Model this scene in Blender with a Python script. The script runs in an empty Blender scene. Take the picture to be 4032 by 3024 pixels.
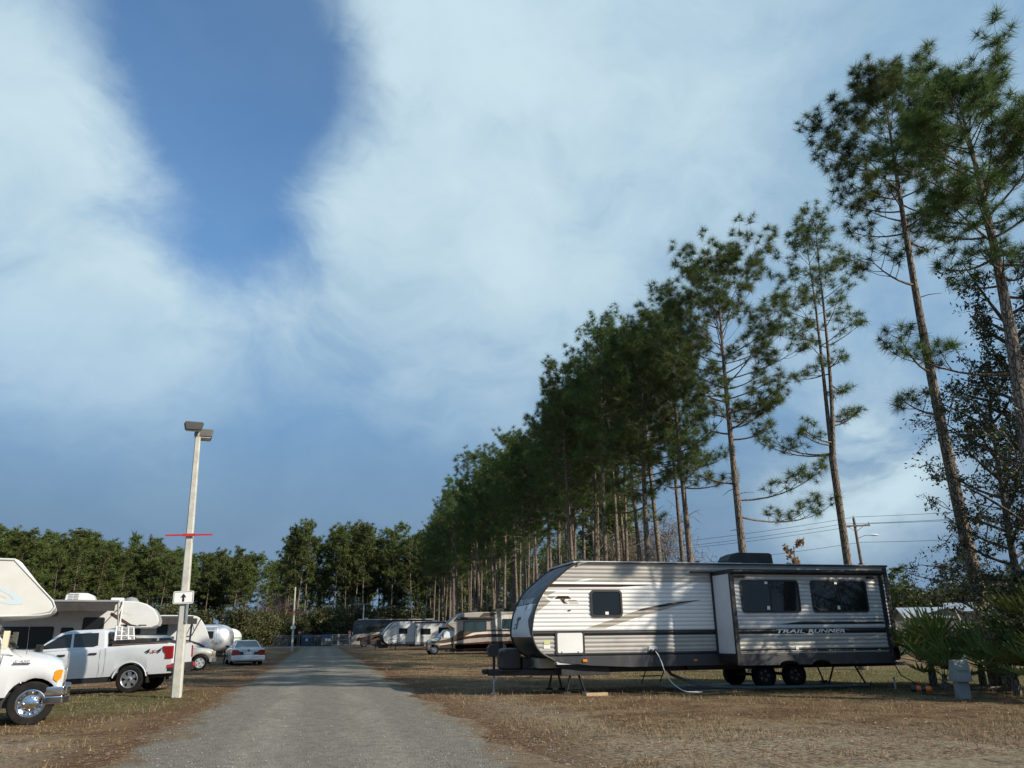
import bpy, bmesh, math, random
import numpy as np
from mathutils import Vector, Matrix, noise as mnoise

S = bpy.context.scene
C = S.collection
R_ = math.radians

# ------------------------------------------------------------------ camera
cam = bpy.data.cameras.new('camera')
cam_ob = bpy.data.objects.new('camera', cam)
C.objects.link(cam_ob)
cam.sensor_width = 36.0
cam.lens = 26.34
cam.clip_start = 0.1
cam.clip_end = 3000.0
AZ, PITCH, ROLL = R_(13.875), R_(18.5), 0.0105
fw = Vector((math.sin(AZ) * math.cos(PITCH), math.cos(AZ) * math.cos(PITCH), math.sin(PITCH)))
rt = Vector((math.cos(AZ), -math.sin(AZ), 0.0))
up = rt.cross(fw)
rt2 = rt * math.cos(ROLL) - up * math.sin(ROLL)
up2 = up * math.cos(ROLL) + rt * math.sin(ROLL)
cam_ob.matrix_world = Matrix(((rt2.x, up2.x, -fw.x, 0.0), (rt2.y, up2.y, -fw.y, 0.0), (rt2.z, up2.z, -fw.z, 1.6), (0, 0, 0, 1)))
S.camera = cam_ob

# ------------------------------------------------------------------ light and sky
SUN_EL, SUN_AZ = R_(30.5), R_(129.0)            # azimuth clockwise from +Y
sun_dir = Vector((math.sin(SUN_AZ) * math.cos(SUN_EL), math.cos(SUN_AZ) * math.cos(SUN_EL), math.sin(SUN_EL)))
sun = bpy.data.lights.new('sun', 'SUN')
sun.energy = 5.0
sun.angle = R_(0.55)
sun.color = (1.0, 0.90, 0.76)
sun_ob = bpy.data.objects.new('sun', sun)
C.objects.link(sun_ob)
sun_ob.rotation_euler = sun_dir.to_track_quat('Z', 'Y').to_euler()
sun_ob.location = (60, -50, 60)

S.view_settings.view_transform = 'Standard'
S.view_settings.look = 'None'
S.view_settings.exposure = 0.33
S.view_settings.gamma = 1.0


class NT:
    """small wrapper that writes node trees"""
    def __init__(self, tree):
        self.t = tree

    def n(self, typ, **kw):
        nd = self.t.nodes.new(typ)
        for k, v in kw.items():
            setattr(nd, k, v)
        return nd

    def l(self, a, b):
        self.t.links.new(a, b)

    def put(self, sock, v):
        if hasattr(v, 'is_output') or isinstance(v, bpy.types.NodeSocket):
            self.l(v, sock)
        else:
            sock.default_value = v

    def math(self, op, a, b=0.0, c=None, clamp=False):
        nd = self.n('ShaderNodeMath', operation=op, use_clamp=clamp)
        self.put(nd.inputs[0], a)
        self.put(nd.inputs[1], b)
        if c is not None:
            self.put(nd.inputs[2], c)
        return nd.outputs[0]

    def mix(self, fac, a, b, mode='MIX'):
        nd = self.n('ShaderNodeMix', data_type='RGBA', blend_type=mode)
        self.put(nd.inputs[0], fac)
        self.put(nd.inputs[6], a if not isinstance(a, tuple) else (*a[:3], 1))
        self.put(nd.inputs[7], b if not isinstance(b, tuple) else (*b[:3], 1))
        return nd.outputs[2]

    def noise(self, vec, scale, detail=4, rough=.55, dist=0.0):
        nd = self.n('ShaderNodeTexNoise')
        nd.inputs['Scale'].default_value = scale
        nd.inputs['Detail'].default_value = detail
        nd.inputs['Roughness'].default_value = rough
        nd.inputs['Distortion'].default_value = dist
        if vec is not None:
            self.l(vec, nd.inputs['Vector'])
        return nd.outputs['Fac']

    def ramp(self, v, lo, hi, smooth=True):
        nd = self.n('ShaderNodeMapRange', interpolation_type='SMOOTHSTEP' if smooth else 'LINEAR')
        self.put(nd.inputs[0], v)
        nd.inputs[1].default_value = lo
        nd.inputs[2].default_value = hi
        return nd.outputs[0]

    def map(self, vec, scale=(1, 1, 1), rot=(0, 0, 0), loc=(0, 0, 0)):
        nd = self.n('ShaderNodeMapping')
        self.l(vec, nd.inputs[0])
        nd.inputs['Scale'].default_value = scale
        nd.inputs['Rotation'].default_value = rot
        nd.inputs['Location'].default_value = loc
        return nd.outputs[0]


def make_world():
    w = bpy.data.worlds.new('World')
    S.world = w
    w.use_nodes = True
    w.node_tree.nodes.clear()
    t = NT(w.node_tree)
    out = t.n('ShaderNodeOutputWorld')
    bg = t.n('ShaderNodeBackground')
    bg.inputs['Strength'].default_value = SKY_STRENGTH
    t.l(bg.outputs[0], out.inputs[0])
    sky = t.n('ShaderNodeTexSky', sky_type='NISHITA')
    sky.sun_disc = False
    sky.sun_elevation = SUN_EL
    sky.sun_rotation = SUN_AZ
    sky.air_density = 1.0
    sky.dust_density = 0.6
    sky.ozone_density = 2.0
    tc = t.n('ShaderNodeTexCoord')
    d = tc.outputs['Generated']
    sep = t.n('ShaderNodeSeparateXYZ')
    t.l(d, sep.inputs[0])
    zz = t.math('ADD', t.math('MAXIMUM', sep.outputs[2], 0.0), 0.16)
    cmb = t.n('ShaderNodeCombineXYZ')
    t.l(t.math('DIVIDE', sep.outputs[0], zz), cmb.inputs[0])
    t.l(t.math('DIVIDE', sep.outputs[1], zz), cmb.inputs[1])
    uv = cmb.outputs[0]
    warp = t.n('ShaderNodeTexNoise')
    warp.inputs['Scale'].default_value = 3.5
    warp.inputs['Detail'].default_value = 5
    t.l(d, warp.inputs['Vector'])
    wv = t.n('ShaderNodeVectorMath', operation='MULTIPLY_ADD')
    t.l(warp.outputs['Color'], wv.inputs[0])
    wv.inputs[1].default_value = (.26, .26, .26)
    t.l(d, wv.inputs[2])
    wd = wv.outputs[0]
    big = t.noise(t.map(wd, (1, 1, 1.2), loc=(3.1, 1.7, .4)), 1.9, 4, .5, .0)
    wisp = t.noise(t.map(wd, (1.0, 1.0, 1.5), (R_(20), R_(35), 0), (7.3, 2.2, 1.0)), 4.2, 8, .55, .2)
    fine = t.noise(t.map(wd, (1.0, 1.0, 1.7), (R_(10), R_(40), 0), (1.3, 5.2, 2.0)), 11.0, 9, .62, .3)

    def blob(v, sigma):
        dt = t.n('ShaderNodeVectorMath', operation='DOT_PRODUCT')
        t.l(d, dt.inputs[0])
        dt.inputs[1].default_value = v
        k = 1.0 / (sigma * sigma)
        return t.math('POWER', math.e, t.math('MULTIPLY', t.math('SUBTRACT', dt.outputs['Value'], 1.0), k))
    acc = t.math('MULTIPLY', t.math('SUBTRACT', big, .5), .9)
    acc = t.math('ADD', acc, t.math('MULTIPLY', t.math('SUBTRACT', wisp, .5), 1.4))
    acc = t.math('ADD', acc, t.math('MULTIPLY', t.math('SUBTRACT', fine, .5), .85))
    for v, sg, am in CLOUD_BLOBS:
        acc = t.math('ADD', acc, t.math('MULTIPLY', blob(v, sg), am))
    dens = t.math('ADD', .10, t.math('MULTIPLY', t.ramp(acc, -.80, .55), .90))
    # low sky: a thin even veil
    low = t.ramp(sep.outputs[2], 0.44, 0.10)
    dens = t.math('MULTIPLY', dens, t.math('SUBTRACT', 1.0, t.math('MULTIPLY', low, .80)))
    patch = t.math('ADD', blob((0.580, 0.800, 0.150), .055), blob((0.640, 0.745, 0.190), .060), clamp=True)
    patch = t.math('MULTIPLY', patch, t.ramp(t.math('ADD', wisp, t.math('MULTIPLY', fine, .4)), .40, .85))
    dens = t.math('MAXIMUM', dens, t.math('MULTIPLY', patch, .95))
    glow = t.math('ADD', blob((-0.34, 0.79, 0.51), .16), t.math('ADD', blob((0.22, 0.74, 0.63), .26), blob((-0.27, 0.895, 0.36), .10)), clamp=True)
    glow = t.math('ADD', t.math('MULTIPLY', glow, .36), t.math('MULTIPLY', patch, .55))
    sh = t.math('ADD', glow, t.math('ADD', t.math('MULTIPLY', big, .45), t.math('ADD', t.math('MULTIPLY', wisp, .65), t.math('MULTIPLY', fine, .18))))
    shade = t.ramp(sh, .50, 1.14)
    cloud = t.mix(shade, CLOUD_DARK, CLOUD_LIGHT)
    clear = t.mix(1.0, sky.outputs[0], SKY_TINT, 'MULTIPLY')
    clear = t.mix(t.ramp(sep.outputs[2], .52, .10), clear, LOW_SKY)
    col = t.mix(dens, clear, cloud)
    t.l(col, bg.inputs[0])


SKY_STRENGTH = 0.10
CLOUD_DARK = (1.95, 3.3, 4.8)
CLOUD_LIGHT = (4.7, 6.05, 6.7)
SKY_TINT = (0.68, 1.10, 1.36)
LOW_SKY = (1.35, 2.2, 3.35)
CLOUD_BLOBS = [
    ((-0.145, 0.721, 0.677), .125, -.88), ((-0.224, 0.740, 0.634), .05, -.30), ((-0.150, 0.779, 0.609), .10, -.58), ((-0.142, 0.831, 0.537), .085, -.74),
    ((-0.136, 0.880, 0.455), .06, -.70), ((-0.049, 0.736, 0.676), .05, -.30),
    ((-0.34, 0.809, 0.479), .11, .60), ((-0.339, 0.728, 0.596), .09, .5), ((0.281, 0.745, 0.604), .28, .42),
    ((0.542, 0.607, 0.581), .25, .5), ((-0.258, 0.903, 0.344), .10, .5), ((0.04, 0.877, 0.481), .10, .40),
    ((0.068, 0.718, 0.692), .08, .3),
]
make_world()

# ------------------------------------------------------------------ materials
MATS = {}


def pm(name, col, rough=.5, metal=0.0, var=0.0, vscale=3.0, bump=0.0, bscale=40.0, dirt=0.0, coat=0.0, spec=.5, emit=None):
    """procedural principled material: base colour, uneven tone, fine relief and grime"""
    if name in MATS:
        return MATS[name]
    m = bpy.data.materials.new(name)
    m.use_nodes = True
    t = NT(m.node_tree)
    p = m.node_tree.nodes['Principled BSDF']
    p.inputs['Roughness'].default_value = rough
    p.inputs['Metallic'].default_value = metal
    p.inputs['Specular IOR Level'].default_value = spec
    p.inputs['Coat Weight'].default_value = coat
    p.inputs['Coat Roughness'].default_value = .08
    vec = t.n('ShaderNodeTexCoord').outputs['Object']
    c = (*col, 1)
    p.inputs['Base Color'].default_value = c
    src = None
    if var > 0:
        nz = t.noise(vec, vscale, 6, .6)
        src = t.mix(t.ramp(nz, .3, .7), tuple(x * (1 - var) for x in col), tuple(min(1, x * (1 + var)) for x in col))
    if dirt > 0:
        nz = t.noise(t.map(vec, (1, 1, .35)), 2.2, 7, .65, .3)
        src = t.mix(t.math('MULTIPLY', t.ramp(nz, .48, .78), dirt), src if src else c, (.20, .165, .12))
        nr = t.math('ADD', rough, t.math('MULTIPLY', t.ramp(nz, .40, .78), .25))
        t.l(nr, p.inputs['Roughness'])
    if src:
        t.l(src, p.inputs['Base Color'])
    if bump > 0:
        b = t.n('ShaderNodeBump')
        b.inputs['Strength'].default_value = bump
        b.inputs['Distance'].default_value = .02
        t.l(t.noise(vec, bscale, 5, .6), b.inputs['Height'])
        t.l(b.outputs[0], p.inputs['Normal'])
    if emit:
        p.inputs['Emission Color'].default_value = (*emit[0], 1)
        p.inputs['Emission Strength'].default_value = emit[1]
    MATS[name] = m
    return m


def leaf_mat(name, c1, c2, c3, trans=.25, rough=.6):
    """foliage: each leaf its own tone, some light passing through"""
    m = bpy.data.materials.new(name)
    m.use_nodes = True
    t = NT(m.node_tree)
    nt = m.node_tree
    nt.nodes.clear()
    out = t.n('ShaderNodeOutputMaterial')
    geo = t.n('ShaderNodeNewGeometry')
    oi = t.n('ShaderNodeObjectInfo')
    pos = t.n('ShaderNodeTexCoord').outputs['Object']
    clump = t.ramp(t.noise(pos, .9, 3, .5), .35, .65)
    col = t.mix(clump, c1, c2)
    col = t.mix(t.ramp(geo.outputs['Random Per Island'], .45, 1.0), col, c3)
    hsv = t.n('ShaderNodeHueSaturation')
    t.l(col, hsv.inputs['Color'])
    t.l(t.math('ADD', .80, t.math('MULTIPLY', oi.outputs['Random'], .4)), hsv.inputs['Value'])
    t.l(t.math('ADD', .485, t.math('MULTIPLY', oi.outputs['Random'], .03)), hsv.inputs['Hue'])
    d = t.n('ShaderNodeBsdfPrincipled')
    d.inputs['Roughness'].default_value = rough
    d.inputs['Specular IOR Level'].default_value = .35
    tr = t.n('ShaderNodeBsdfTranslucent')
    t.l(hsv.outputs[0], d.inputs['Base Color'])
    t.l(hsv.outputs[0], tr.inputs['Color'])
    mx = t.n('ShaderNodeMixShader')
    mx.inputs[0].default_value = trans
    t.l(d.outputs[0], mx.inputs[1])
    t.l(tr.outputs[0], mx.inputs[2])
    t.l(mx.outputs[0], out.inputs[0])
    MATS[name] = m
    return m


def bark_mat(name, c1, c2, scale=(14, 14, 3.2)):
    m = bpy.data.materials.new(name)
    m.use_nodes = True
    t = NT(m.node_tree)
    p = m.node_tree.nodes['Principled BSDF']
    p.inputs['Roughness'].default_value = .9
    p.inputs['Specular IOR Level'].default_value = .15
    v = t.n('ShaderNodeTexCoord').outputs['Object']
    vo = t.n('ShaderNodeTexVoronoi', feature='DISTANCE_TO_EDGE')
    t.l(t.map(v, scale), vo.inputs['Vector'])
    vo.inputs['Scale'].default_value = 1.0
    nz = t.noise(t.map(v, (5, 5, 1.5)), 1.6, 6, .65)
    h = t.math('ADD', t.ramp(vo.outputs['Distance'], 0.0, .16), t.math('MULTIPLY', nz, .6))
    col = t.mix(t.ramp(h, .35, 1.25), c1, c2)
    t.l(col, p.inputs['Base Color'])
    b = t.n('ShaderNodeBump')
    b.inputs['Strength'].default_value = .9
    b.inputs['Distance'].default_value = .03
    t.l(h, b.inputs['Height'])
    t.l(b.outputs[0], p.inputs['Normal'])
    MATS[name] = m
    return m


WHITE = pm('white_gelcoat', (.60, .61, .60), .22, var=.03, dirt=.10, coat=.3)
WHITE2 = pm('white_fibreglass', (.58, .58, .54), .3, var=.04, dirt=.16, coat=.2)
WHITEPAINT = pm('white_car_paint', (.60, .62, .64), .18, var=.02, dirt=.06, coat=.6)
IVORY = pm('ivory_plastic', (.66, .60, .44), .4, var=.05)
SIDING = pm('white_siding', (.76, .76, .73), .33, var=.04, dirt=.08, vscale=1.5)
TAUPE = pm('taupe_siding', (.40, .385, .35), .36, var=.07, dirt=.12, vscale=1.5)
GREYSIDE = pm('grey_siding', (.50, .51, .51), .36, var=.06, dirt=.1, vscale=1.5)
BLACKGR = pm('black_graphic', (.022, .022, .024), .35, var=.15)
DARKGR = pm('charcoal_graphic', (.045, .046, .050), .4, var=.10, dirt=.12)
CAPDARK = pm('slate_cap', (.060, .070, .085), .45, var=.08, dirt=.06, spec=.25)
CAPLIGHT = pm('pale_cap', (.60, .61, .62), .45, var=.05, dirt=.08, spec=.25)
TANGR = pm('tan_graphic', (.36, .33, .28), .4)
BROWNGR = pm('brown_graphic', (.06, .038, .03), .35)
BLACKP = pm('black_plastic', (.02, .02, .021), .5, var=.2, dirt=.15)
BLACKM = pm('black_steel', (.018, .018, .019), .55, var=.2, dirt=.2)
RUBBER = pm('tyre_rubber', (.014, .0135, .013), .9, var=.25, vscale=9, dirt=.12, spec=.2)
GLASS = pm('tinted_glass', (.012, .015, .016), .04, spec=.6, coat=.0)
GLASSB = pm('blue_tinted_glass', (.03, .055, .065), .05, spec=.7)
CHROME = pm('chrome', (.72, .72, .73), .12, 1.0, var=.08)
ALLOY = pm('wheel_alloy', (.55, .55, .56), .28, .9, var=.1, dirt=.15)
STEELW = pm('white_steel_wheel', (.62, .62, .60), .4, .2, var=.08, dirt=.2)
ALUM = pm('polished_aluminium', (.70, .72, .74), .40, .85, var=.08, vscale=2.0)
ALUMD = pm('aluminium_trim', (.40, .41, .43), .4, .9, var=.1)
GREYP = pm('grey_plastic', (.22, .22, .22), .55, var=.1, dirt=.1)
LGREYP = pm('light_grey_plastic', (.52, .52, .50), .5, var=.06, dirt=.12)
FABRIC = pm('grey_awning_fabric', (.050, .048, .046), .95, var=.15, vscale=5, bump=.1, spec=.1)
CONCRETE = pm('pole_concrete', (.46, .455, .405), .85, var=.14, vscale=4, bump=.35, bscale=30, dirt=.25)
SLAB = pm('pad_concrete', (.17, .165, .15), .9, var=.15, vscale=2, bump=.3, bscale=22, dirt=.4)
GALV = pm('galvanised_steel', (.42, .43, .43), .45, .7, var=.15, vscale=8)
GREENP = pm('grey_green_box', (.24, .26, .25), .6, var=.12, dirt=.35)
ORANGE = pm('orange_plastic', (.72, .16, .02), .4, var=.1)
AMBER = pm('amber_lens', (.75, .24, .01), .15, coat=.5)
REDL = pm('red_lens', (.26, .010, .010), .12, coat=.6)
REDP = pm('red_paint', (.42, .025, .03), .5, var=.15)
CLEARL = pm('clear_lens', (.5, .5, .48), .1, coat=.5)
WOOD = pm('raw_lumber', (.42, .30, .17), .8, var=.2, vscale=12, bump=.2)
WOODPOLE = pm('weathered_pole', (.17, .135, .10), .9, var=.25, vscale=5, bump=.4)
SIGNW = pm('sign_white', (.78, .78, .76), .4, var=.03)
BLUEP = pm('blue_paint', (.018, .036, .085), .5, var=.15, dirt=.2)
BEIGE = pm('champagne_paint', (.56, .53, .46), .2, .05, coat=.7, dirt=.1)
BROWN = pm('brown_paint', (.105, .075, .052), .2, .2, coat=.6, dirt=.1)
MAROON = pm('maroon_paint', (.07, .022, .016), .25, .1, coat=.5)
GOLDP = pm('pale_gold_paint', (.48, .44, .38), .22, .3, coat=.6, dirt=.08)
CREAM = pm('cream_stripe', (.66, .63, .54), .3)
SILVERB = pm('silver_reflective', (.60, .66, .70), .42, .3, var=.06)
PALEBLUE = pm('pale_blue_graphic', (.50, .58, .64), .3)
NEEDLE = leaf_mat('pine_needles', (.046, .098, .022), (.082, .138, .030), (.135, .160, .048), .30)
NEEDLE_FAR = leaf_mat('far_pine_needles', (.055, .090, .020), (.095, .130, .030), (.135, .14, .045), .25)
OAKLEAF = leaf_mat('oak_leaves', (.035, .050, .016), (.055, .068, .022), (.10, .085, .035), .2, .45)
BUSHLEAF = leaf_mat('bush_leaves', (.045, .062, .020), (.075, .085, .028), (.12, .10, .045), .22)
DRYLEAF = leaf_mat('dry_leaves', (.22, .115, .055), (.26, .15, .08), (.30, .20, .12), .25)
TWIG = leaf_mat('bare_twigs', (.13, .105, .08), (.16, .13, .10), (.20, .165, .13), .05)
FROND = leaf_mat('palmetto_leaf', (.12, .175, .045), (.16, .21, .06), (.27, .28, .11), .30, .3)
PINEBARK = bark_mat('pine_bark', (.075, .058, .046), (.235, .195, .155))
OAKBARK = bark_mat('oak_bark', (.07, .062, .052), (.21, .19, .16), (18, 18, 5))


# ------------------------------------------------------------------ mesh builder
class MB:
    def __init__(self, off=(0, 0, 0)):
        self.v, self.f, self.m = [], [], []
        self.off = off

    def add(self, vs, fs, mi=0):
        b = len(self.v)
        o = self.off
        self.v.extend((p[0] - o[0], p[1] - o[1], p[2] - o[2]) for p in vs)
        for q in fs:
            self.f.append([b + i for i in q])
            self.m.append(mi)
        return self

    def box(self, x0, x1, y0, y1, z0, z1, mi=0):
        vs = [(x, y, z) for z in (z0, z1) for y in (y0, y1) for x in (x0, x1)]
        return self.add(vs, [(0, 2, 3, 1), (4, 5, 7, 6), (0, 1, 5, 4), (2, 6, 7, 3), (0, 4, 6, 2), (1, 3, 7, 5)], mi)

    def prism(self, poly, y0, y1, mi=0, plane='xz'):
        """closed 2-D outline pulled along the third axis"""
        n = len(poly)

        def pt(a, b, c):
            return (a, c, b) if plane == 'xz' else ((c, a, b) if plane == 'yz' else (a, b, c))
        ar = sum(poly[i][0] * poly[(i + 1) % n][1] - poly[(i + 1) % n][0] * poly[i][1] for i in range(n))
        if ar < 0:
            poly = poly[::-1]
        vs = [pt(a, b, y0) for a, b in poly] + [pt(a, b, y1) for a, b in poly]
        fl = plane == 'xz'
        fs = []
        fs.append(list(range(n)) if fl else list(range(n))[::-1])
        fs.append(list(range(2 * n - 1, n - 1, -1)) if fl else list(range(n, 2 * n)))
        for i in range(n):
            j = (i + 1) % n
            fs.append((i, i + n, j + n, j) if fl else (i, j, j + n, i + n))
        return self.add(vs, fs, mi)

    def face(self, poly, y, mi=0):
        """one flat outline on a wall that faces -Y"""
        n = len(poly)
        ar = sum(poly[i][0] * poly[(i + 1) % n][1] - poly[(i + 1) % n][0] * poly[i][1] for i in range(n))
        if ar < 0:
            poly = poly[::-1]
        return self.add([(a, y, b) for a, b in poly], [list(range(n))], mi)

    def tube(self, path, rad, n=8, mi=0, cap=True):
        P = [Vector(p) for p in path]
        if not isinstance(rad, (list, tuple)):
            rad = [rad] * len(P)
        vs, fs = [], []
        ref = Vector((0, 0, 1))
        for i, p in enumerate(P):
            tng = (P[min(i + 1, len(P) - 1)] - P[max(i - 1, 0)]).normalized()
            if abs(tng.dot(ref)) > .95:
                ref = Vector((1, 0, 0)) if abs(tng.x) < .9 else Vector((0, 1, 0))
            a = tng.cross(ref).normalized()
            b = a.cross(tng).normalized()
            ref = b
            for k in range(n):
                an = 2 * math.pi * k / n
                vs.append(p + (a * math.cos(an) + b * math.sin(an)) * rad[i])
        for i in range(len(P) - 1):
            for k in range(n):
                k2 = (k + 1) % n
                fs.append((i * n + k, i * n + k2, (i + 1) * n + k2, (i + 1) * n + k))
        if cap:
            fs.append(list(range(n))[::-1])
            fs.append(list(range((len(P) - 1) * n, len(P) * n)))
        return self.add(vs, fs, mi)

    def lathe(self, prof, c=(0, 0, 0), axis='y', n=32, mi=0):
        """prof: (radius, along) pairs turned about an axis through c"""
        vs, fs = [], []
        for r, h in prof:
            for k in range(n):
                an = 2 * math.pi * k / n
                a, b = r * math.cos(an), r * math.sin(an)
                q = {'y': (a, h, b), 'z': (a, b, h), 'x': (h, a, b)}[axis]
                vs.append((c[0] + q[0], c[1] + q[1], c[2] + q[2]))
        for i in range(len(prof) - 1):
            for k in range(n):
                k2 = (k + 1) % n
                fs.append((i * n + k, (i + 1) * n + k, (i + 1) * n + k2, i * n + k2))
        return self.add(vs, fs, mi)

    def loft(self, rings, mi=0, cap=True, closed=True):
        n = len(rings[0])
        vs = [p for r in rings for p in r]
        fs = []
        for i in range(len(rings) - 1):
            for k in range(n if closed else n - 1):
                k2 = (k + 1) % n
                fs.append((i * n + k, i * n + k2, (i + 1) * n + k2, (i + 1) * n + k))
        if cap:
            fs.append(list(range(n))[::-1])
            fs.append(list(range((len(rings) - 1) * n, len(rings) * n)))
        return self.add(vs, fs, mi)

    def build(self, name, mats, parent=None, bevel=0.0, seg=2, angle=35, smooth=True):
        me = bpy.data.meshes.new(name)
        me.from_pydata(self.v, [], self.f)
        for m in (mats if isinstance(mats, (list, tuple)) else [mats]):
            me.materials.append(m)
        me.polygons.foreach_set('material_index', self.m)
        bm = bmesh.new()
        bm.from_mesh(me)
        bmesh.ops.recalc_face_normals(bm, faces=bm.faces)
        if bevel > 0:
            ed = [e for e in bm.edges if len(e.link_faces) == 2 and e.calc_face_angle(0) > R_(angle)]
            try:
                bmesh.ops.bevel(bm, geom=ed, offset=bevel, segments=seg, affect='EDGES', profile=.5, clamp_overlap=True)
            except Exception:
                pass
        bm.to_mesh(me)
        bm.free()
        if smooth:
            me.polygons.foreach_set('use_smooth', [True] * len(me.polygons))
            me.set_sharp_from_angle(angle=R_(angle))
        o = link(name, me, parent)
        if smooth and bevel > 0:
            wn = o.modifiers.new('weighted', 'WEIGHTED_NORMAL')
            wn.keep_sharp = True
        return o


def link(name, data, parent=None):
    o = bpy.data.objects.new(name, data)
    C.objects.link(o)
    if parent is not None:
        o.parent = parent
    return o


def tag(o, label=None, cat=None, group=None, kind=None):
    if label:
        o['label'] = label
    if cat:
        o['category'] = cat
    if group:
        o['group'] = group
    if kind:
        o['kind'] = kind
    return o


def thing(name, label, cat, loc=(0, 0, 0), rz=0.0, group=None, rot=None):
    o = bpy.data.objects.new(name, None)
    o.empty_display_size = .3
    C.objects.link(o)
    o.location = loc
    o.rotation_euler = rot if rot else (0, 0, rz)
    return tag(o, label, cat, group)


def copy_tree(o, parent=None):
    c = o.copy()
    C.objects.link(c)
    c.parent = parent
    for ch in list(o.children):
        copy_tree(ch, c)
    return c


def soup(name, verts, mat, parent=None, k=3):
    """many loose k-cornered faces as one mesh; verts is (faces*k, 3)"""
    verts = np.asarray(verts, dtype=np.float32).reshape(-1, 3)
    nf = len(verts) // k
    me = bpy.data.meshes.new(name)
    me.vertices.add(len(verts))
    me.vertices.foreach_set('co', verts.ravel())
    me.loops.add(len(verts))
    me.loops.foreach_set('vertex_index', np.arange(len(verts), dtype=np.int32))
    me.polygons.add(nf)
    me.polygons.foreach_set('loop_start', np.arange(0, nf * k, k, dtype=np.int32))
    me.polygons.foreach_set('loop_total', np.full(nf, k, dtype=np.int32))
    me.update(calc_edges=True)
    me.materials.append(mat)
    return link(name, me, parent) if parent is not False else me


def text_mesh(txt, size, shear=0.0, extrude=0.0, space=1.0, bold=0.0):
    cu = bpy.data.curves.new('lettering', 'FONT')
    cu.body = txt
    cu.size = size
    cu.shear = shear
    cu.extrude = extrude
    cu.offset = bold
    cu.space_character = space
    ob = bpy.data.objects.new('lettering', cu)
    C.objects.link(ob)
    dg = bpy.context.evaluated_depsgraph_get()
    me = bpy.data.meshes.new_from_object(ob.evaluated_get(dg))
    bpy.data.objects.remove(ob)
    bpy.data.curves.remove(cu)
    return me


def lettering(txt, mat, parent, fn, size=.1, width=None, shear=0.0, space=1.0, bold=0.0, name='lettering'):
    """flat lettering; fn maps (u, v) on the text plane to a point"""
    me = text_mesh(txt, size, shear, 0, space, bold)
    xs = [v.co.x for v in me.vertices]
    k = (width / (max(xs) - min(xs))) if width else 1.0
    x0 = min(xs)
    for v in me.vertices:
        v.co = fn((v.co.x - x0) * k, v.co.y)
    me.materials.clear()
    me.materials.append(mat)
    return link(name, me, parent)


def rrect(x0, x1, z0, z1, r, n=4):
    out = []
    for cx_, cz_, a0 in ((x1 - r, z1 - r, 0), (x0 + r, z1 - r, 90), (x0 + r, z0 + r, 180), (x1 - r, z0 + r, 270)):
        for i in range(n + 1):
            an = R_(a0 + 90 * i / n)
            out.append((cx_ + r * math.cos(an), cz_ + r * math.sin(an)))
    return out


def window(parent, off, x0, x1, z0, z1, y, r=.06, fr=.035, proud=.025, frame=None, glass=None, sills=(), name='window'):
    """framed pane set in a wall that faces -Y: frame ring with the pane as a sub-part"""
    mb = MB(off)
    o, i = rrect(x0, x1, z0, z1, r), rrect(x0 + fr, x1 - fr, z0 + fr, z1 - fr, max(.005, r - fr * .6))
    n = len(o)
    vs = [(a, y, b) for a, b in o] + [(a, y - proud, b) for a, b in o] + [(a, y - proud, b) for a, b in i] + [(a, y, b) for a, b in i]
    fs = []
    for k in range(n):
        j = (k + 1) % n
        for s in range(3):
            fs.append((s * n + k, s * n + j, (s + 1) * n + j, (s + 1) * n + k))
    mb.add(vs, fs)
    for xb in sills:
        mb.box(xb - .018, xb + .018, y - proud * .8, y - .004, z0 + fr, z1 - fr)
    w = mb.build(name, frame or BLACKP, parent)
    g = MB(off)
    g.face(i, y - proud * .35)
    g.build('pane', glass or GLASS, w, smooth=False)
    return w


def swoosh(pts_top, pts_bot):
    return list(pts_top) + list(reversed(pts_bot))


# ------------------------------------------------------------------ wheels
_WH = {}


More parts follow.
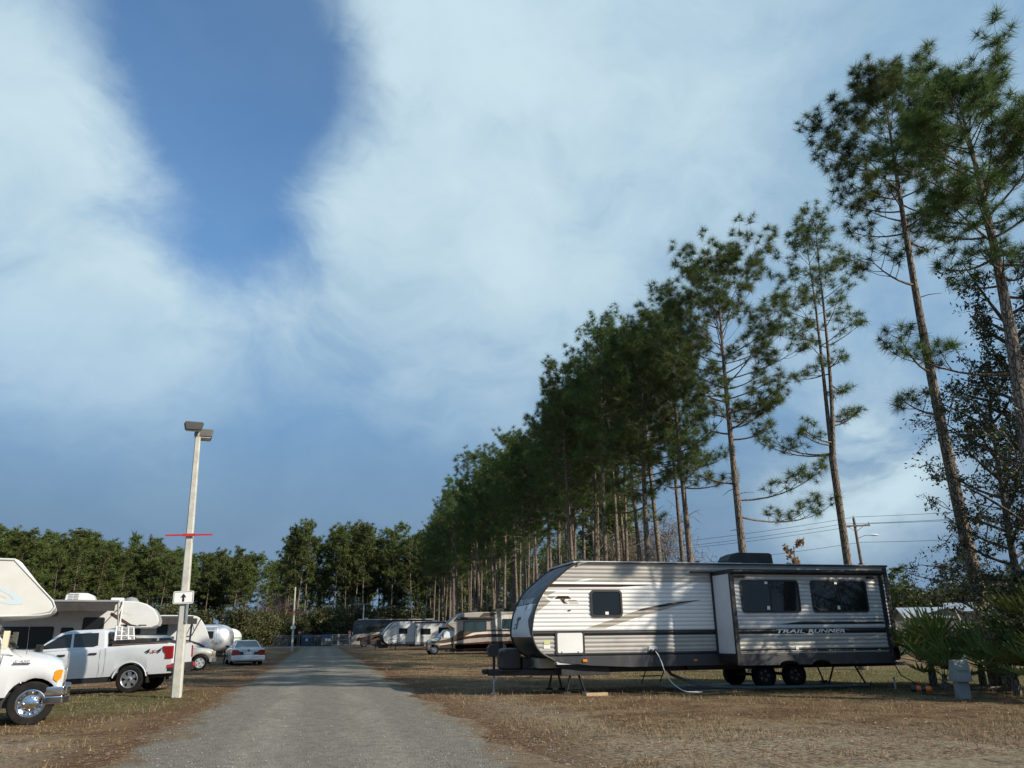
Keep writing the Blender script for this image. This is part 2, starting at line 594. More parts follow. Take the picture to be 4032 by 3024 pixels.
def wheel(parent, off, x, y, z, rad=.38, wid=.24, style='six', side=-1, name='wheel'):
    """tyre with its rim; side -1 shows the rim towards -Y"""
    key = (rad, wid)
    if key not in _WH:
        r = rad
        ri = r * .62
        h = wid / 2
        prof = [(ri, -h * .82), (ri + .012, -h * .92), (r * .80, -h), (r * .93, -h * .97), (r * .985, -h * .82), (r, -h * .55)]
        prof += [(r * .985, -h * .3), (r, -h * .26), (r, h * .26), (r * .985, h * .3)]
        prof += [(r, h * .55), (r * .985, h * .82), (r * .93, h * .97), (r * .80, h), (ri + .012, h * .92), (ri, h * .82), (ri, -h * .82)]
        mb = MB()
        mb.lathe(prof, n=36)
        o = mb.build('tyre', RUBBER)
        _WH[key] = o.data
        bpy.data.objects.remove(o)
    rk = (rad, wid, style)
    if rk not in _WH:
        ri = rad * .62
        h = wid / 2
        mb = MB()
        mat = {'six': ALLOY, 'five': STEELW, 'chrome': CHROME, 'dark': BLACKM}[style]
        mb.lathe([(ri * .99, h * .8), (ri * 1.03, -h * .96), (ri * .97, -h * 1.0), (ri * .90, -h * .85), (ri * .86, -h * .45)], n=36)
        if style == 'chrome':
            mb.lathe([(ri * .9, -h * .6), (ri * .75, -h * .45), (ri * .55, -h * .72), (ri * .45, -h * .85), (ri * .25, -h * .95), (.001, -h * 1.0)], n=36)
            for k in range(8):
                an = 2 * math.pi * k / 8
                c = (math.cos(an) * ri * .52, 0, math.sin(an) * ri * .52)
                mb.lathe([(.016, -h * .6), (.016, -h * .98), (.001, -h * 1.02)], c, n=8)
                an += math.pi / 8
                c = (math.cos(an) * ri * .72, 0, math.sin(an) * ri * .72)
                mb.lathe([(.022, -h * .44), (.022, -h * .62), (.001, -h * .63)], c, n=8, mi=1)
        elif style == 'dark':
            mb.lathe([(ri * .9, -h * .5), (ri * .4, -h * .5), (.001, -h * .6)], n=24)
            for k in range(5):
                an = 2 * math.pi * k / 5
                c = (math.cos(an) * ri * .55, 0, math.sin(an) * ri * .55)
                mb.lathe([(ri * .17, -h * .5), (ri * .17, -h * .55), (.001, -h * .56)], c, n=10, mi=2)
        else:
            mb.lathe([(ri * .9, -h * .12), (.001, -h * .12)], n=24, mi=1)
            ns = 6 if style == 'six' else 5
            for k in range(ns):
                an = 2 * math.pi * (k + .5) / ns
                ca, sa = math.cos(an), math.sin(an)
                w0, w1 = (ri * .17, ri * .24) if style == 'six' else (ri * .28, ri * .34)
                q = []
                for rr, ww in ((ri * .18, w0), (ri * .93, w1)):
                    for sg in (-1, 1):
                        for dp in (-h * .82, -h * .3):
                            q.append((rr * ca - sg * ww * sa, dp + (h * .1 if rr > ri * .5 else 0) * 0, rr * sa + sg * ww * ca))
                mb.add(q, [(0, 2, 6, 4), (1, 5, 7, 3), (0, 4, 5, 1), (2, 3, 7, 6), (0, 1, 3, 2), (4, 6, 7, 5)])
            mb.lathe([(ri * .30, -h * .3), (ri * .30, -h * .86), (ri * .24, -h * .92), (.001, -h * .92)], n=20)
            mb.lathe([(ri * .13, -h * .8), (ri * .13, -h * .97), (.001, -h * .98)], n=14, mi=1)
        o = mb.build('rim', [mat, BLACKM, GREYP])
        _WH[rk] = o.data
        bpy.data.objects.remove(o)
    w = link(name, _WH[key], parent)
    w.location = (x - off[0], y - off[1], z - off[2])
    if side > 0:
        w.rotation_euler = (0, 0, math.pi)
    rim = link('rim', _WH[rk], w)
    return w


def body_shell(mb, st, mi=0, sq=.0):
    """loft of a car body; st rows: x, z bottom, z shoulder, z crown, half width, shoulder inset"""
    rings = []
    for x, zb, zs, zc, w, ins in st:
        h = zs - zb
        half = [(w * .955, zb), (w * .99, zb + h * .22), (w, zb + h * .55), (w * .992, zb + h * .80), (w - ins * .45, zs - .035), (w - ins, zs),
                (w * .62, zs + (zc - zs) * .72), (w * .3, zs + (zc - zs) * .95)]
        ring = [(x, -a, b) for a, b in half] + [(x, 0, zc)] + [(x, a, b) for a, b in reversed(half)]
        rings.append(ring)
    mb.loft(rings, mi)
    return mb


def arch_rows(xs, zb, cx_, r, wheel_z):
    """bottom edge heights with a wheel arch cut at cx_"""
    out = []
    for x in xs:
        d = abs(x - cx_)
        out.append(max(zb, wheel_z + math.sqrt(max(0, r * r - d * d))) if d < r else zb)
    return out

# ------------------------------------------------------------------ ground and roads
rng = np.random.default_rng(7)
random.seed(11)
RX0, RX1 = -2.72, 3.02


def fn2(x, y, s=1.0, o=0.0):
    return mnoise.noise((x * s + o, y * s - o, o * .37))


def hz(x, y):
    """ground height: nearly flat, a slight dip on the left verge"""
    h = .018 * fn2(x, y, .45) + .012 * fn2(x, y, 1.7, 5)
    if RX0 - (.6 if y < 17 else .2) < x < RX1 + (.6 if y < 17 else .2) and y < 150:
        return min(h * .2, 0) - .012
    h -= .17 * math.exp(-(((x + 9.4) / 1.7) ** 2 + ((y - 28.3) / 2.0) ** 2))
    if y > 200 or abs(x) > 90:
        h *= 2
    return h


def ground_mat():
    m = bpy.data.materials.new('verge_soil')
    m.use_nodes = True
    t = NT(m.node_tree)
    p = m.node_tree.nodes['Principled BSDF']
    p.inputs['Roughness'].default_value = .95
    p.inputs['Specular IOR Level'].default_value = .1
    v = t.n('ShaderNodeTexCoord').outputs['Object']
    sep = t.n('ShaderNodeSeparateXYZ')
    t.l(v, sep.inputs[0])
    n1 = t.noise(t.map(v, (.8, 1, 1)), .55, 8, .62, .4)
    n2 = t.noise(t.map(v, (1, 1, 1), loc=(31, 7, 0)), 1.6, 9, .7, .3)
    n3 = t.noise(t.map(v, (1, 1, 1), loc=(3, 57, 0)), 9.0, 8, .75)
    n4 = t.noise(t.map(v, (1, 1, 1), loc=(3, 17, 0)), 34.0, 6, .8)

    def spot(cx_, cy_, rx, ry, lo=1.5, hi=.3):
        mp = t.map(v, (1 / rx, 1 / ry, 0), (0, 0, 0), (-cx_ / rx, -cy_ / ry, 0))
        ln = t.n('ShaderNodeVectorMath', operation='LENGTH')
        t.l(mp, ln.inputs[0])
        s = t.math('ADD', ln.outputs['Value'], t.math('MULTIPLY', t.math('SUBTRACT', n2, .5), 1.7))
        return t.ramp(s, lo, hi)
    straw, tan, sand, green, soil = (.165, .100, .055), (.275, .203, .115), (.38, .33, .245), (.085, .105, .028), (.078, .052, .034)
    col = t.mix(t.ramp(n1, .38, .62), straw, tan)
    col = t.mix(t.math('MULTIPLY', t.ramp(n2, .47, .66), .9), col, soil)
    g = t.math('MAXIMUM', spot(-5.6, 23.6, 4.6, 4.2), spot(19, 26, 9, 8))
    g = t.math('MAXIMUM', g, t.math('MULTIPLY', spot(14, 60, 12, 9), .5))
    g = t.math('MULTIPLY', g, t.ramp(n3, .34, .58))
    col = t.mix(t.math('MULTIPLY', g, .85), col, green)
    sd = t.math('MAXIMUM', spot(6.3, 10.2, 4.8, 3.2), spot(-5.6, 13.5, 2.6, 2.4))
    sd = t.math('MAXIMUM', sd, t.math('MULTIPLY', spot(4.2, 16.5, 1.2, 5.5), .6))
    col = t.mix(t.math('MULTIPLY', sd, t.ramp(n3, .30, .60)), col, sand)
    ed = t.math('ABSOLUTE', t.math('SUBTRACT', sep.outputs[0], .15))
    ed = t.ramp(t.math('ADD', ed, t.math('MULTIPLY', t.math('SUBTRACT', n2, .5), 2.4)), 4.6, 2.9)
    col = t.mix(t.math('MULTIPLY', ed, .75), col, (.165, .092, .048))
    col = t.mix(.75, col, t.mix(t.ramp(n3, .25, .75), (.55, .55, .55), (1.4, 1.4, 1.4)), 'MULTIPLY')
    col = t.mix(.7, col, t.mix(t.ramp(n4, .25, .75), (.35, .35, .35), (1.6, 1.6, 1.6)), 'MULTIPLY')
    t.l(col, p.inputs['Base Color'])
    b = t.n('ShaderNodeBump')
    b.inputs['Strength'].default_value = 1.0
    b.inputs['Distance'].default_value = .11
    t.l(t.math('ADD', n3, t.math('MULTIPLY', n4, .5)), b.inputs['Height'])
    t.l(b.outputs[0], p.inputs['Normal'])
    return m


def road_mat(name, base, paved=False):
    m = bpy.data.materials.new(name)
    m.use_nodes = True
    t = NT(m.node_tree)
    p = m.node_tree.nodes['Principled BSDF']
    p.inputs['Roughness'].default_value = .92
    p.inputs['Specular IOR Level'].default_value = .15
    v = t.n('ShaderNodeTexCoord').outputs['Object']
    sep = t.n('ShaderNodeSeparateXYZ')
    t.l(v, sep.inputs[0])
    vo = t.n('ShaderNodeTexVoronoi')
    t.l(v, vo.inputs['Vector'])
    vo.inputs['Scale'].default_value = 55.0
    vc = t.n('ShaderNodeSeparateColor')
    t.l(vo.outputs['Color'], vc.inputs[0])
    big = t.noise(t.map(v, (1, .22, 1)), .9, 6, .6, .3)
    med = t.noise(v, 5.0, 8, .7)
    col = t.mix(t.ramp(big, .3, .7), tuple(c * .82 for c in base), tuple(c * 1.12 for c in base))
    if not paved:
        # two worn wheel tracks with a looser, darker strip between and outside them
        wx = t.math('ADD', sep.outputs[0], t.math('MULTIPLY', t.math('SUBTRACT', big, .5), .5))
        tr = t.math('ABSOLUTE', t.math('SUBTRACT', t.math('ABSOLUTE', t.math('SUBTRACT', wx, .15)), .85))
        col = t.mix(t.ramp(tr, .65, .10), tuple(c * .80 for c in base), col)
        lt = t.noise(t.map(v, (1, .35, 1), loc=(2, 8, 0)), 2.3, 8, .7, .5)
        col = t.mix(t.math('MULTIPLY', t.ramp(lt, .60, .74), .45), col, (.13, .085, .05))
    col = t.mix(.85, col, t.mix(vc.outputs[0], (.66, .66, .66), (1.36, 1.35, 1.33)), 'MULTIPLY')
    col = t.mix(.7, col, t.mix(t.ramp(med, .25, .75), (.62, .62, .60), (1.32, 1.32, 1.34)), 'MULTIPLY')
    if not paved:
        # needles and dust drift in from both edges
        ed = t.math('ABSOLUTE', t.math('SUBTRACT', sep.outputs[0], .15))
        nz = t.noise(t.map(v, (1, .5, 1), loc=(9, 4, 0)), 1.1, 8, .68, .3)
        ed = t.ramp(t.math('ADD', ed, t.math('MULTIPLY', t.math('SUBTRACT', nz, .5), 3.2)), 2.15, 2.75)
        col = t.mix(t.math('MULTIPLY', ed, .85), col, t.mix(t.ramp(med, .35, .65), (.125, .068, .036), (.20, .15, .09)))
    t.l(col, p.inputs['Base Color'])
    b = t.n('ShaderNodeBump')
    b.inputs['Strength'].default_value = .8
    b.inputs['Distance'].default_value = .025
    t.l(t.math('ADD', vo.outputs['Distance'], t.math('MULTIPLY', med, .8)), b.inputs['Height'])
    t.l(b.outputs[0], p.inputs['Normal'])
    return m


def build_ground():
    xs = sorted(set([-1500, -700, -300, -150, -90] + list(np.arange(-60, -20, 4.0)) + list(np.arange(-20, 26, .5)) + list(np.arange(26, 80, 4.0)) + [90, 150, 300, 700, 1500]))
    ys = sorted(set([-700, -300, -120, -60, -30, -15, -8] + list(np.arange(-4, 44, .5)) + list(np.arange(44, 120, 2.0)) + list(np.arange(120, 220, 6.0)) + [260, 400, 800, 1800]))
    vs = [(x, y, hz(x, y)) for y in ys for x in xs]
    nx = len(xs)
    fs = [(j * nx + i, j * nx + i + 1, (j + 1) * nx + i + 1, (j + 1) * nx + i) for j in range(len(ys) - 1) for i in range(nx - 1)]
    mb = MB()
    mb.add(vs, fs)
    g = mb.build('ground', ground_mat())
    tag(g, kind='structure')


def edge_x(side, y):
    b = RX0 if side < 0 else RX1
    b += side * .42 * min(1.0, max(0.0, (17.5 - y) / 7.5))
    return b + side * (.42 * fn2(side * 3, y, .33, 2) + .30 * fn2(side * 5, y, 1.1, 8) + .16 * fn2(side, y, 3.1, 3) + .08 * fn2(side, y, 8.0, 6))


def build_roads():
    rows, vs, fs = list(np.arange(-12, 8, .5)) + list(np.arange(8, 60, .12)) + list(np.arange(60, 127, 1.5)), [], []
    nc = 13
    for y in rows:
        a, b = edge_x(-1, y), edge_x(1, y)
        for i in range(nc):
            u = i / (nc - 1)
            x = a + (b - a) * u
            z = .016 + .045 * (1 - (2 * u - 1) ** 2) + .008 * fn2(x, y, .9, 4)
            rut = math.exp(-((x - 1.0) / .4) ** 2) + math.exp(-((x + .8) / .4) ** 2)
            z -= .012 * rut
            if i in (0, nc - 1):
                z = -.03
            vs.append((x, y, z))
    for j in range(len(rows) - 1):
        for i in range(nc - 1):
            fs.append((j * nc + i, j * nc + i + 1, (j + 1) * nc + i + 1, (j + 1) * nc + i))
    mb = MB()
    mb.add(vs, fs)
    tag(mb.build('gravel_road', road_mat('gravel', (.232, .214, .174))), kind='structure')
    mb = MB()
    vs, fs = [], []
    xs = np.arange(-90, 60, 2.0)
    for x in xs:
        a = 126.2 + .5 * fn2(x, 1, .3)
        for y, z in ((a, .004), (132, .03), (141.0, .03), (146.5, .012)):
            vs.append((x, y, z))
    for i in range(len(xs) - 1):
        for k in range(3):
            fs.append((i * 4 + k, (i + 1) * 4 + k, (i + 1) * 4 + k + 1, i * 4 + k + 1))
    mb.add(vs, fs)
    tag(mb.build('cross_road', road_mat('old_asphalt', (.17, .17, .165), True)), kind='structure')


def blades(n, xr, yr, hlo, hhi, w, accept, flat=0.0, z0=0.0):
    """loose grass blades, denser close to the viewer"""
    out = []
    y0, y1 = yr
    u = rng.random(n)
    ys = y0 * y1 / (y1 - u * (y1 - y0))
    xs = xr[0] + (xr[1] - xr[0]) * rng.random(n)
    for x, y in zip(xs, ys):
        if not accept(x, y):
            continue
        z = hz(x, y) - .004 + z0
        an = rng.random() * 6.283
        h = hlo + (hhi - hlo) * rng.random() ** 2
        ww = w * (.6 + .8 * rng.random()) * max(1.0, y / 18.0)
        ca, sa = math.cos(an) * ww * .5, math.sin(an) * ww * .5
        if flat:
            l = h * 1.6
            a2 = rng.random() * 6.283
            dx, dy, dz = math.cos(a2) * l, math.sin(a2) * l, .012 + .03 * rng.random()
            out += [(x - ca, y - sa, z + .012), (x + ca, y + sa, z + .014), (x + dx, y + dy, z + dz)]
        else:
            out += [(x - ca, y - sa, z), (x + ca, y + sa, z), (x + (rng.random() - .5) * h * 1.1, y + (rng.random() - .5) * h * 1.1, z + h)]
    return np.array(out, dtype=np.float32)


def off_road(x, y, m=0.0):
    return x < edge_x(-1, y) - m or x > edge_x(1, y) + m


def build_grass():
    def acc_straw(x, y):
        return off_road(x, y, -.35 + .5 * fn2(x, y, .8)) and fn2(x, y, .7, 3) > -.32 and (x > -9 or y > 15)

    def acc_tan(x, y):
        return off_road(x, y, .25) and fn2(x, y, .5, 9) + .35 * fn2(x, y, 2.2, 1) > (-.02 if x > 3 else .12) and not (3 < x < 9.5 and y < 11.5 and fn2(x, y, 1.1, 6) < .25)

    def acc_clump(x, y):
        return off_road(x, y, .2) and fn2(x, y, 1.9, 12) > .33 and fn2(x, y, .35, 5) > -.25

    def acc_green(x, y):
        a = math.hypot((x + 5.6) / 4.2, (y - 23.8) / 3.8) < 1 + .7 * fn2(x, y, .9, 2)
        b = x > 12.4 and y > 18.2 and fn2(x, y, .6, 4) > -.25
        return off_road(x, y, .3) and (a or b) and fn2(x, y, 1.8, 7) > -.25
    straw_m = leaf_mat('fallen_pine_straw', (.145, .075, .036), (.20, .115, .058), (.29, .20, .11), .05, .8)
    dry_m = leaf_mat('dry_grass_blades', (.28, .20, .10), (.22, .145, .07), (.37, .30, .17), .2, .7)
    green_m = leaf_mat('green_grass_blades', (.085, .105, .030), (.11, .125, .038), (.17, .16, .065), .25, .6)
    o = soup('pine_straw', blades(80000, (-13, 20), (9.2, 48), .05, .13, .018, acc_straw, flat=1), straw_m)
    tag(o, 'reddish brown pine straw strewn over the ground beside the gravel road', 'pine straw', kind='stuff')
    o = soup('dry_grass', np.concatenate([blades(95000, (-13, 22), (9.2, 80), .03, .10, .014, acc_tan), blades(60000, (-12, 20), (9.2, 70), .05, .15, .014, acc_clump)]), dry_m)
    tag(o, 'short dry tan grass on the open lots', 'grass', kind='stuff')
    o = soup('green_grass', blades(60000, (-10, 30), (15, 46), .025, .085, .013, acc_green), green_m)
    tag(o, 'short green grass round the light pole and behind the corrugated trailer', 'grass', kind='stuff')
    # loose stones on the gravel and at its edges
    vs = []
    for i in range(5200):
        u = rng.random()
        y = 9.2 * 34 / (34 - u * (34 - 9.2))
        x = rng.uniform(RX0 - .5, RX1 + .7) if rng.random() < .93 else rng.uniform(-8, 13)
        s = (.006 + .014 * rng.random() ** 3) * (1.3 if x > 3.4 else 1)
        a, b = edge_x(-1, y), edge_x(1, y)
        z = (.016 + .045 * (1 - (2 * (x - a) / (b - a) - 1) ** 2)) if a < x < b else hz(x, y)
        c = np.array((x, y, z))
        d = [np.array(q) * s * rng.uniform(.6, 1.3) for q in ((1, 0, .1), (0, 1, .1), (-1, 0, .1), (0, -1, .1), (0, 0, .9))]
        for k in range(4):
            vs += [c + d[k], c + d[(k + 1) % 4], c + d[4]]
    stone_m = leaf_mat('loose_stone', (.17, .17, .155), (.22, .21, .19), (.33, .32, .29), 0.0, .9)
    tag(soup('gravel', np.array(vs), stone_m), 'loose grey gravel stones lying on the road', 'gravel', kind='stuff')
    # dead leaves and scraps
    vs = []
    for i in range(1500):
        u = rng.random()
        y = 9.5 * 40 / (40 - u * (40 - 9.5))
        x = rng.uniform(3.2, 18) if rng.random() < .75 else rng.uniform(-10, -3)
        z = hz(x, y) + .012
        s = .018 + .03 * rng.random()
        an = rng.random() * 6.28
        ca, sa = math.cos(an) * s, math.sin(an) * s
        vs += [(x - ca, y - sa, z + .01 * rng.random()), (x + sa * .5, y - ca * .5, z + .02), (x + ca, y + sa, z + .02 * rng.random()), (x - sa * .5, y + ca * .5, z + .016)]
    tag(soup('leaf_litter', np.array(vs), leaf_mat('dead_leaf', (.24, .15, .085), (.33, .23, .14), (.5, .43, .32), .1, .8), k=4), 'dead leaves scattered on the grass', 'leaves', kind='stuff')


build_ground()
build_roads()
build_grass()

# ------------------------------------------------------------------ corrugated travel trailer
def pl(tab, z):
    """piecewise-linear x(z) from (x, z) rows sorted by falling z"""
    for (x0, z0), (x1, z1) in zip(tab, tab[1:]):
        if z0 >= z >= z1:
            return x0 + (x1 - x0) * ((z0 - z) / (z0 - z1) if z0 > z1 else 0)
    return tab[0][0] if z > tab[0][1] else tab[-1][0]


def smooth_tab(tab, n=36):
    """Catmull-Rom through the rows"""
    out = []
    for i in range(len(tab) - 1):
        p0, p1, p2, p3 = tab[max(i - 1, 0)], tab[i], tab[i + 1], tab[min(i + 2, len(tab) - 1)]
        k = max(2, n // (len(tab) - 1))
        for j in range(k):
            u = j / k
            out.append(tuple(.5 * ((2 * p1[c]) + (-p0[c] + p2[c]) * u + (2 * p0[c] - 5 * p1[c] + 4 * p2[c] - p3[c]) * u * u + (-p0[c] + 3 * p1[c] - 3 * p2[c] + p3[c]) * u ** 3) for c in (0, 1)))
    out.append(tab[-1])
    return out


RIB = .112
_cp = [(0, .0), (.018, .007), (.035, .009), (.052, .007), (.068, .001), (.080, -.009), (.098, -.009), (.112, .0)]


def rib_out(z):
    u = (z - .02) % RIB
    for (a, o0), (b, o1) in zip(_cp, _cp[1:]):
        if a <= u <= b:
            return o0 + (o1 - o0) * (u - a) / (b - a)
    return 0.0


def rib_breaks(z0, z1):
    zs = {round(z0, 4), round(z1, 4)}
    k = math.floor((z0 - .02) / RIB)
    while k * RIB + .02 < z1:
        for a, _ in _cp[:-1]:
            z = k * RIB + .02 + a
            if z0 < z < z1:
                zs.add(round(z, 4))
        k += 1
    return sorted(zs)


def clip_band(poly, lo, hi):
    for sgn, lim in ((1, lo), (-1, hi)):
        out = []
        for i in range(len(poly)):
            a, b = poly[i], poly[(i + 1) % len(poly)]
            da, db = sgn * (a[1] - lim), sgn * (b[1] - lim)
            if da >= 0:
                out.append(a)
            if (da > 0 > db) or (da < 0 < db):
                u = da / (da - db)
                out.append((a[0] + (b[0] - a[0]) * u, a[1] + (b[1] - a[1]) * u))
        poly = out
        if len(poly) < 3:
            return []
    return poly


def rib_wall(mb, Y, z0, z1, x0, x1, band, extra=()):
    zs = rib_breaks(z0, z1)
    zs = sorted(set(zs) | {z for z in extra if z0 < z < z1})
    for a, b in zip(zs, zs[1:]):
        q = [(x0(a), Y - rib_out(a), a), (x1(a), Y - rib_out(a), a), (x1(b), Y - rib_out(b), b), (x0(b), Y - rib_out(b), b)]
        mb.add(q, [(0, 1, 2, 3)], band((a + b) / 2))


def rib_decal(mb, poly, Y, mi, proud=.003):
    zs = [p[1] for p in poly]
    br = rib_breaks(min(zs), max(zs))
    for a, b in zip(br, br[1:]):
        q = clip_band(poly, a, b)
        if len(q) >= 3:
            ar = sum(q[i][0] * q[(i + 1) % len(q)][1] - q[(i + 1) % len(q)][0] * q[i][1] for i in range(len(q)))
            if abs(ar) < 1e-6:
                continue
            if ar < 0:
                q = q[::-1]
            mb.add([(x, Y - rib_out(min(max(z, a + 1e-5), b - 1e-5)) - proud, z) for x, z in q], [list(range(len(q)))], mi)


def main_trailer():
    P = (12.0, 22.4, 0)
    T = thing('travel_trailer', 'grey and white corrugated travel trailer with extended slide-out, parked beside the gravel road', 'travel trailer', P)
    YN, YF = 21.2, 23.64
    front = smooth_tab([(7.15, 3.56), (6.83, 3.38), (6.48, 3.09), (6.19, 2.84), (5.98, 2.52), (5.83, 2.15), (5.76, 1.75), (5.77, 1.54), (5.86, 1.30), (6.05, 1.09), (6.41, .90)])
    # core: everything behind the skins
    mb = MB(P)
    poly = [(x + .012, z) for x, z in front] + [(6.45, .80), (17.50, .80), (17.53, 3.55)]
    mb.prism(poly, YN + .014, YF)
    mb.build('body', WHITE, T)

    def band(z):
        if z > 3.03:
            return 1
        if z > 2.80:
            return 0
        if z > 1.69:
            return 0
        if z > 1.545:
            return 2
        if z > 1.10:
            return 1
        return 2 if z > 1.02 else 3
    mb = MB(P)
    rib_wall(mb, YN, .99, 3.55, lambda z: pl(front, z), lambda z: 17.54, band, (1.69, 1.545, 1.10, 1.02, 3.03))
    mb.build('side_wall', [SIDING, TAUPE, BLACKGR, DARKGR], T, angle=50)
    mb = MB(P)
    mb.prism([(6.32, .96), (6.32, .99), (17.54, .99), (17.52, .74), (16.9, .70), (8.6, .70), (7.4, .76), (6.55, .86)], YN - .012, YN + .012)
    mb.build('skirt', DARKGR, T, bevel=.004, seg=1)
    # printed graphics
    mb = MB(P)
    dc = lambda poly, mi: rib_decal(mb, poly, YN, mi)
    dc([(6.27, 2.965), (9.45, 2.955), (8.42, 2.885), (6.24, 2.865)], 0)
    dc([(6.24, 2.862), (8.3, 2.862), (8.25, 2.852), (6.23, 2.852)], 3)
    dc([(6.88, 2.825), (8.50, 2.82), (8.35, 2.79), (6.84, 2.79)], 1)
    dc([(6.95, 2.965), (7.40, 3.06), (7.62, 3.12), (7.24, 3.09), (7.10, 3.05), (6.80, 2.965)], 3)
    dc([(7.32, 1.745), (7.90, 1.745), (8.90, 2.04), (10.19, 2.36), (10.97, 2.53), (9.91, 2.43), (9.03, 2.27), (8.23, 2.02)], 1)
    dc([(8.9, 2.20), (10.97, 2.535), (9.91, 2.44), (9.03, 2.275)], 5)
    dc([(6.41, 2.55), (6.51, 2.635), (6.82, 2.635), (6.92, 2.55)], 0)
    dc([(6.57, 2.552), (6.73, 2.552), (6.70, 2.49), (6.75, 2.46), (6.82, 2.42), (6.68, 2.42)], 0)
    dc([(6.82, 2.53), (7.06, 2.53), (7.08, 2.495), (6.83, 2.495)], 1)
    dc([(6.83, 2.455), (7.11, 2.455), (7.14, 2.42), (6.85, 2.42)], 1)
    dc([(6.22, 2.63), (6.45, 2.63), (6.34, 2.55), (6.22, 2.59)], 1)
    dc([(6.14, 2.77), (6.48, 2.77), (6.22, 2.64), (6.10, 2.66)], 1)
    dc([(6.03, 2.58), (6.12, 2.60), (6.30, 2.48), (5.86, 2.17), (5.88, 2.25)], 1)
    mb.build('graphics', [BROWNGR, TANGR, BLACKGR, SIGNW, TAUPE, DARKGR], T, smooth=False)
    # moulded front cap, single-curved with a slight crown
    mb = MB(P)
    prof = [(x, z) for x, z in front]
    ny = 9

    def cap_x(z, y):
        s = (y - (YN + YF) / 2) / ((YF - YN) / 2)
        return pl(prof, z) - .018 - .07 * (1 - s * s)
    zb = sorted(set([z for _, z in prof] + [2.42, 1.53]), reverse=True)
    vs = []
    for z in zb:
        for i in range(ny):
            y = YN - .012 + (YF - YN + .024) * i / (ny - 1)
            vs.append((cap_x(z, y), y, z))
    for j in range(len(zb) - 1):
        zm = (zb[j] + zb[j + 1]) / 2
        mi = 0 if zm > 2.42 else (1 if zm > 1.53 else 2)
        b = [vs[j * ny + i] for i in range(ny)] + [vs[(j + 1) * ny + i] for i in range(ny)]
        mb.add(b, [(i, i + ny, i + ny + 1, i + 1) for i in range(ny - 1)], mi)
    cap = mb.build('front_cap', [CAPDARK, CAPLIGHT, BLACKGR], T, angle=60)

    def on_cap(y, z, d=.006):
        return Vector((cap_x(z, y) - d - P[0], y - P[1], z - P[2]))

    def cap_patch(poly, mat_i, mbx):
        zs = [p[1] for p in poly]
        n = max(1, int((max(zs) - min(zs)) / .05))
        for k in range(n):
            lo = min(zs) + (max(zs) - min(zs)) * k / n
            hi = min(zs) + (max(zs) - min(zs)) * (k + 1) / n
            q = clip_band(poly, lo, hi)
            if len(q) >= 3:
                mbx.add([tuple(on_cap(y, z) + Vector(P)) for y, z in q], [list(range(len(q)))], mat_i)
    mg = MB(P)
    cap_patch([(21.22, 2.42), (21.50, 2.40), (21.46, 2.22), (21.60, 1.98), (21.28, 1.53), (21.22, 1.55)], 0, mg)
    cap_patch([(23.5, 2.36), (22.05, 2.40), (22.05, 2.27), (23.5, 2.25)], 0, mg)
    cap_patch([(21.9, 2.44), (21.62, 2.44), (21.62, 2.30), (21.9, 2.30)], 1, mg)
    cap_patch([(22.9, 2.00), (22.75, 2.09), (22.35, 2.09), (22.28, 2.00)], 0, mg)
    cap_patch([(22.75, 2.0), (22.55, 2.0), (22.68, 1.76), (22.86, 1.76)], 0, mg)
    cap_patch([(22.24, 2.09), (22.05, 2.09), (22.28, 1.93), (22.40, 1.95)], 1, mg)
    cap_patch([(23.05, 1.90), (22.85, 1.90), (22.88, 1.86), (23.08, 1.86)], 0, mg)
    cap_patch([(23.2, 1.80), (22.93, 1.80), (22.96, 1.76), (23.22, 1.76)], 0, mg)
    mg.build('cap_graphics', [DARKGR, SIGNW], cap, smooth=False)
    lettering('TRAIL', CAPLIGHT, cap, lambda u, v: on_cap(23.35 - u, 2.46 + v), .20, .68, .25, 1.0, .002)
    lettering('RUNNER', CAPLIGHT, cap, lambda u, v: on_cap(22.58 - u, 2.46 + v), .20, .92, .25, 1.0, .002)
    mb = MB(P)
    for yy in (YN - .012, YF + .012):
        mb = MB(P)
        mb.tube([(x - .03, yy, z) for x, z in front], .034, 6)
        mb.build('edge_trim', BLACKP, T)
    # roof, trims, lights
    mb = MB(P)
    mb.box(7.0, 17.62, YN - .03, YF + .03, 3.56, 3.605)
    mb.box(7.12, 17.60, YN - .045, YN - .03, 3.535, 3.60, 1)
    mb.build('roof', [LGREYP, BLACKP], T, bevel=.008, seg=1)
    mb = MB(P)
    mb.prism([(7.10, 3.46), (7.16, 3.56), (7.42, 3.60), (7.42, 3.575), (7.25, 3.53)], YN - .05, YN - .02)
    mb.tube([(7.2, YN - .03, 3.597), (12.4, YN - .045, 3.60)], .014, 6, 1)
    mb.build('gutter', [GREYP, SIGNW], T)
    mb = MB(P)
    sec = [(12.48, 3.61), (12.45, 3.78), (12.56, 3.93), (12.80, 4.02), (13.92, 4.02), (14.02, 3.98), (14.05, 3.61)]
    mb.prism(sec, 22.02, 22.72)
    for k in range(5):
        mb.box(13.55 + k * .09, 13.59 + k * .09, 22.005, 22.02, 3.70, 3.93)
    mb.build('air_conditioner', BLACKP, T, bevel=.06, seg=3)
    for x0, x1, h, m_ in ((8.0, 8.5, .11, GREYP), (9.35, 9.95, .11, BLACKP), (10.3, 11.0, .10, LGREYP)):
        mb = MB(P)
        mb.prism([(x0, 3.606), (x0 + .04, 3.66), (x0 + .16, 3.61 + h), (x1 - .16, 3.61 + h), (x1 - .04, 3.66), (x1, 3.606)], 22.2, 22.8)
        mb.build('roof_vent', m_, T, bevel=.02)
    mb = MB(P)
    mb.box(7.36, 7.80, 22.0, 22.75, 3.60, 3.75)
    mb.build('solar_prep_box', BLACKP, T, bevel=.04)
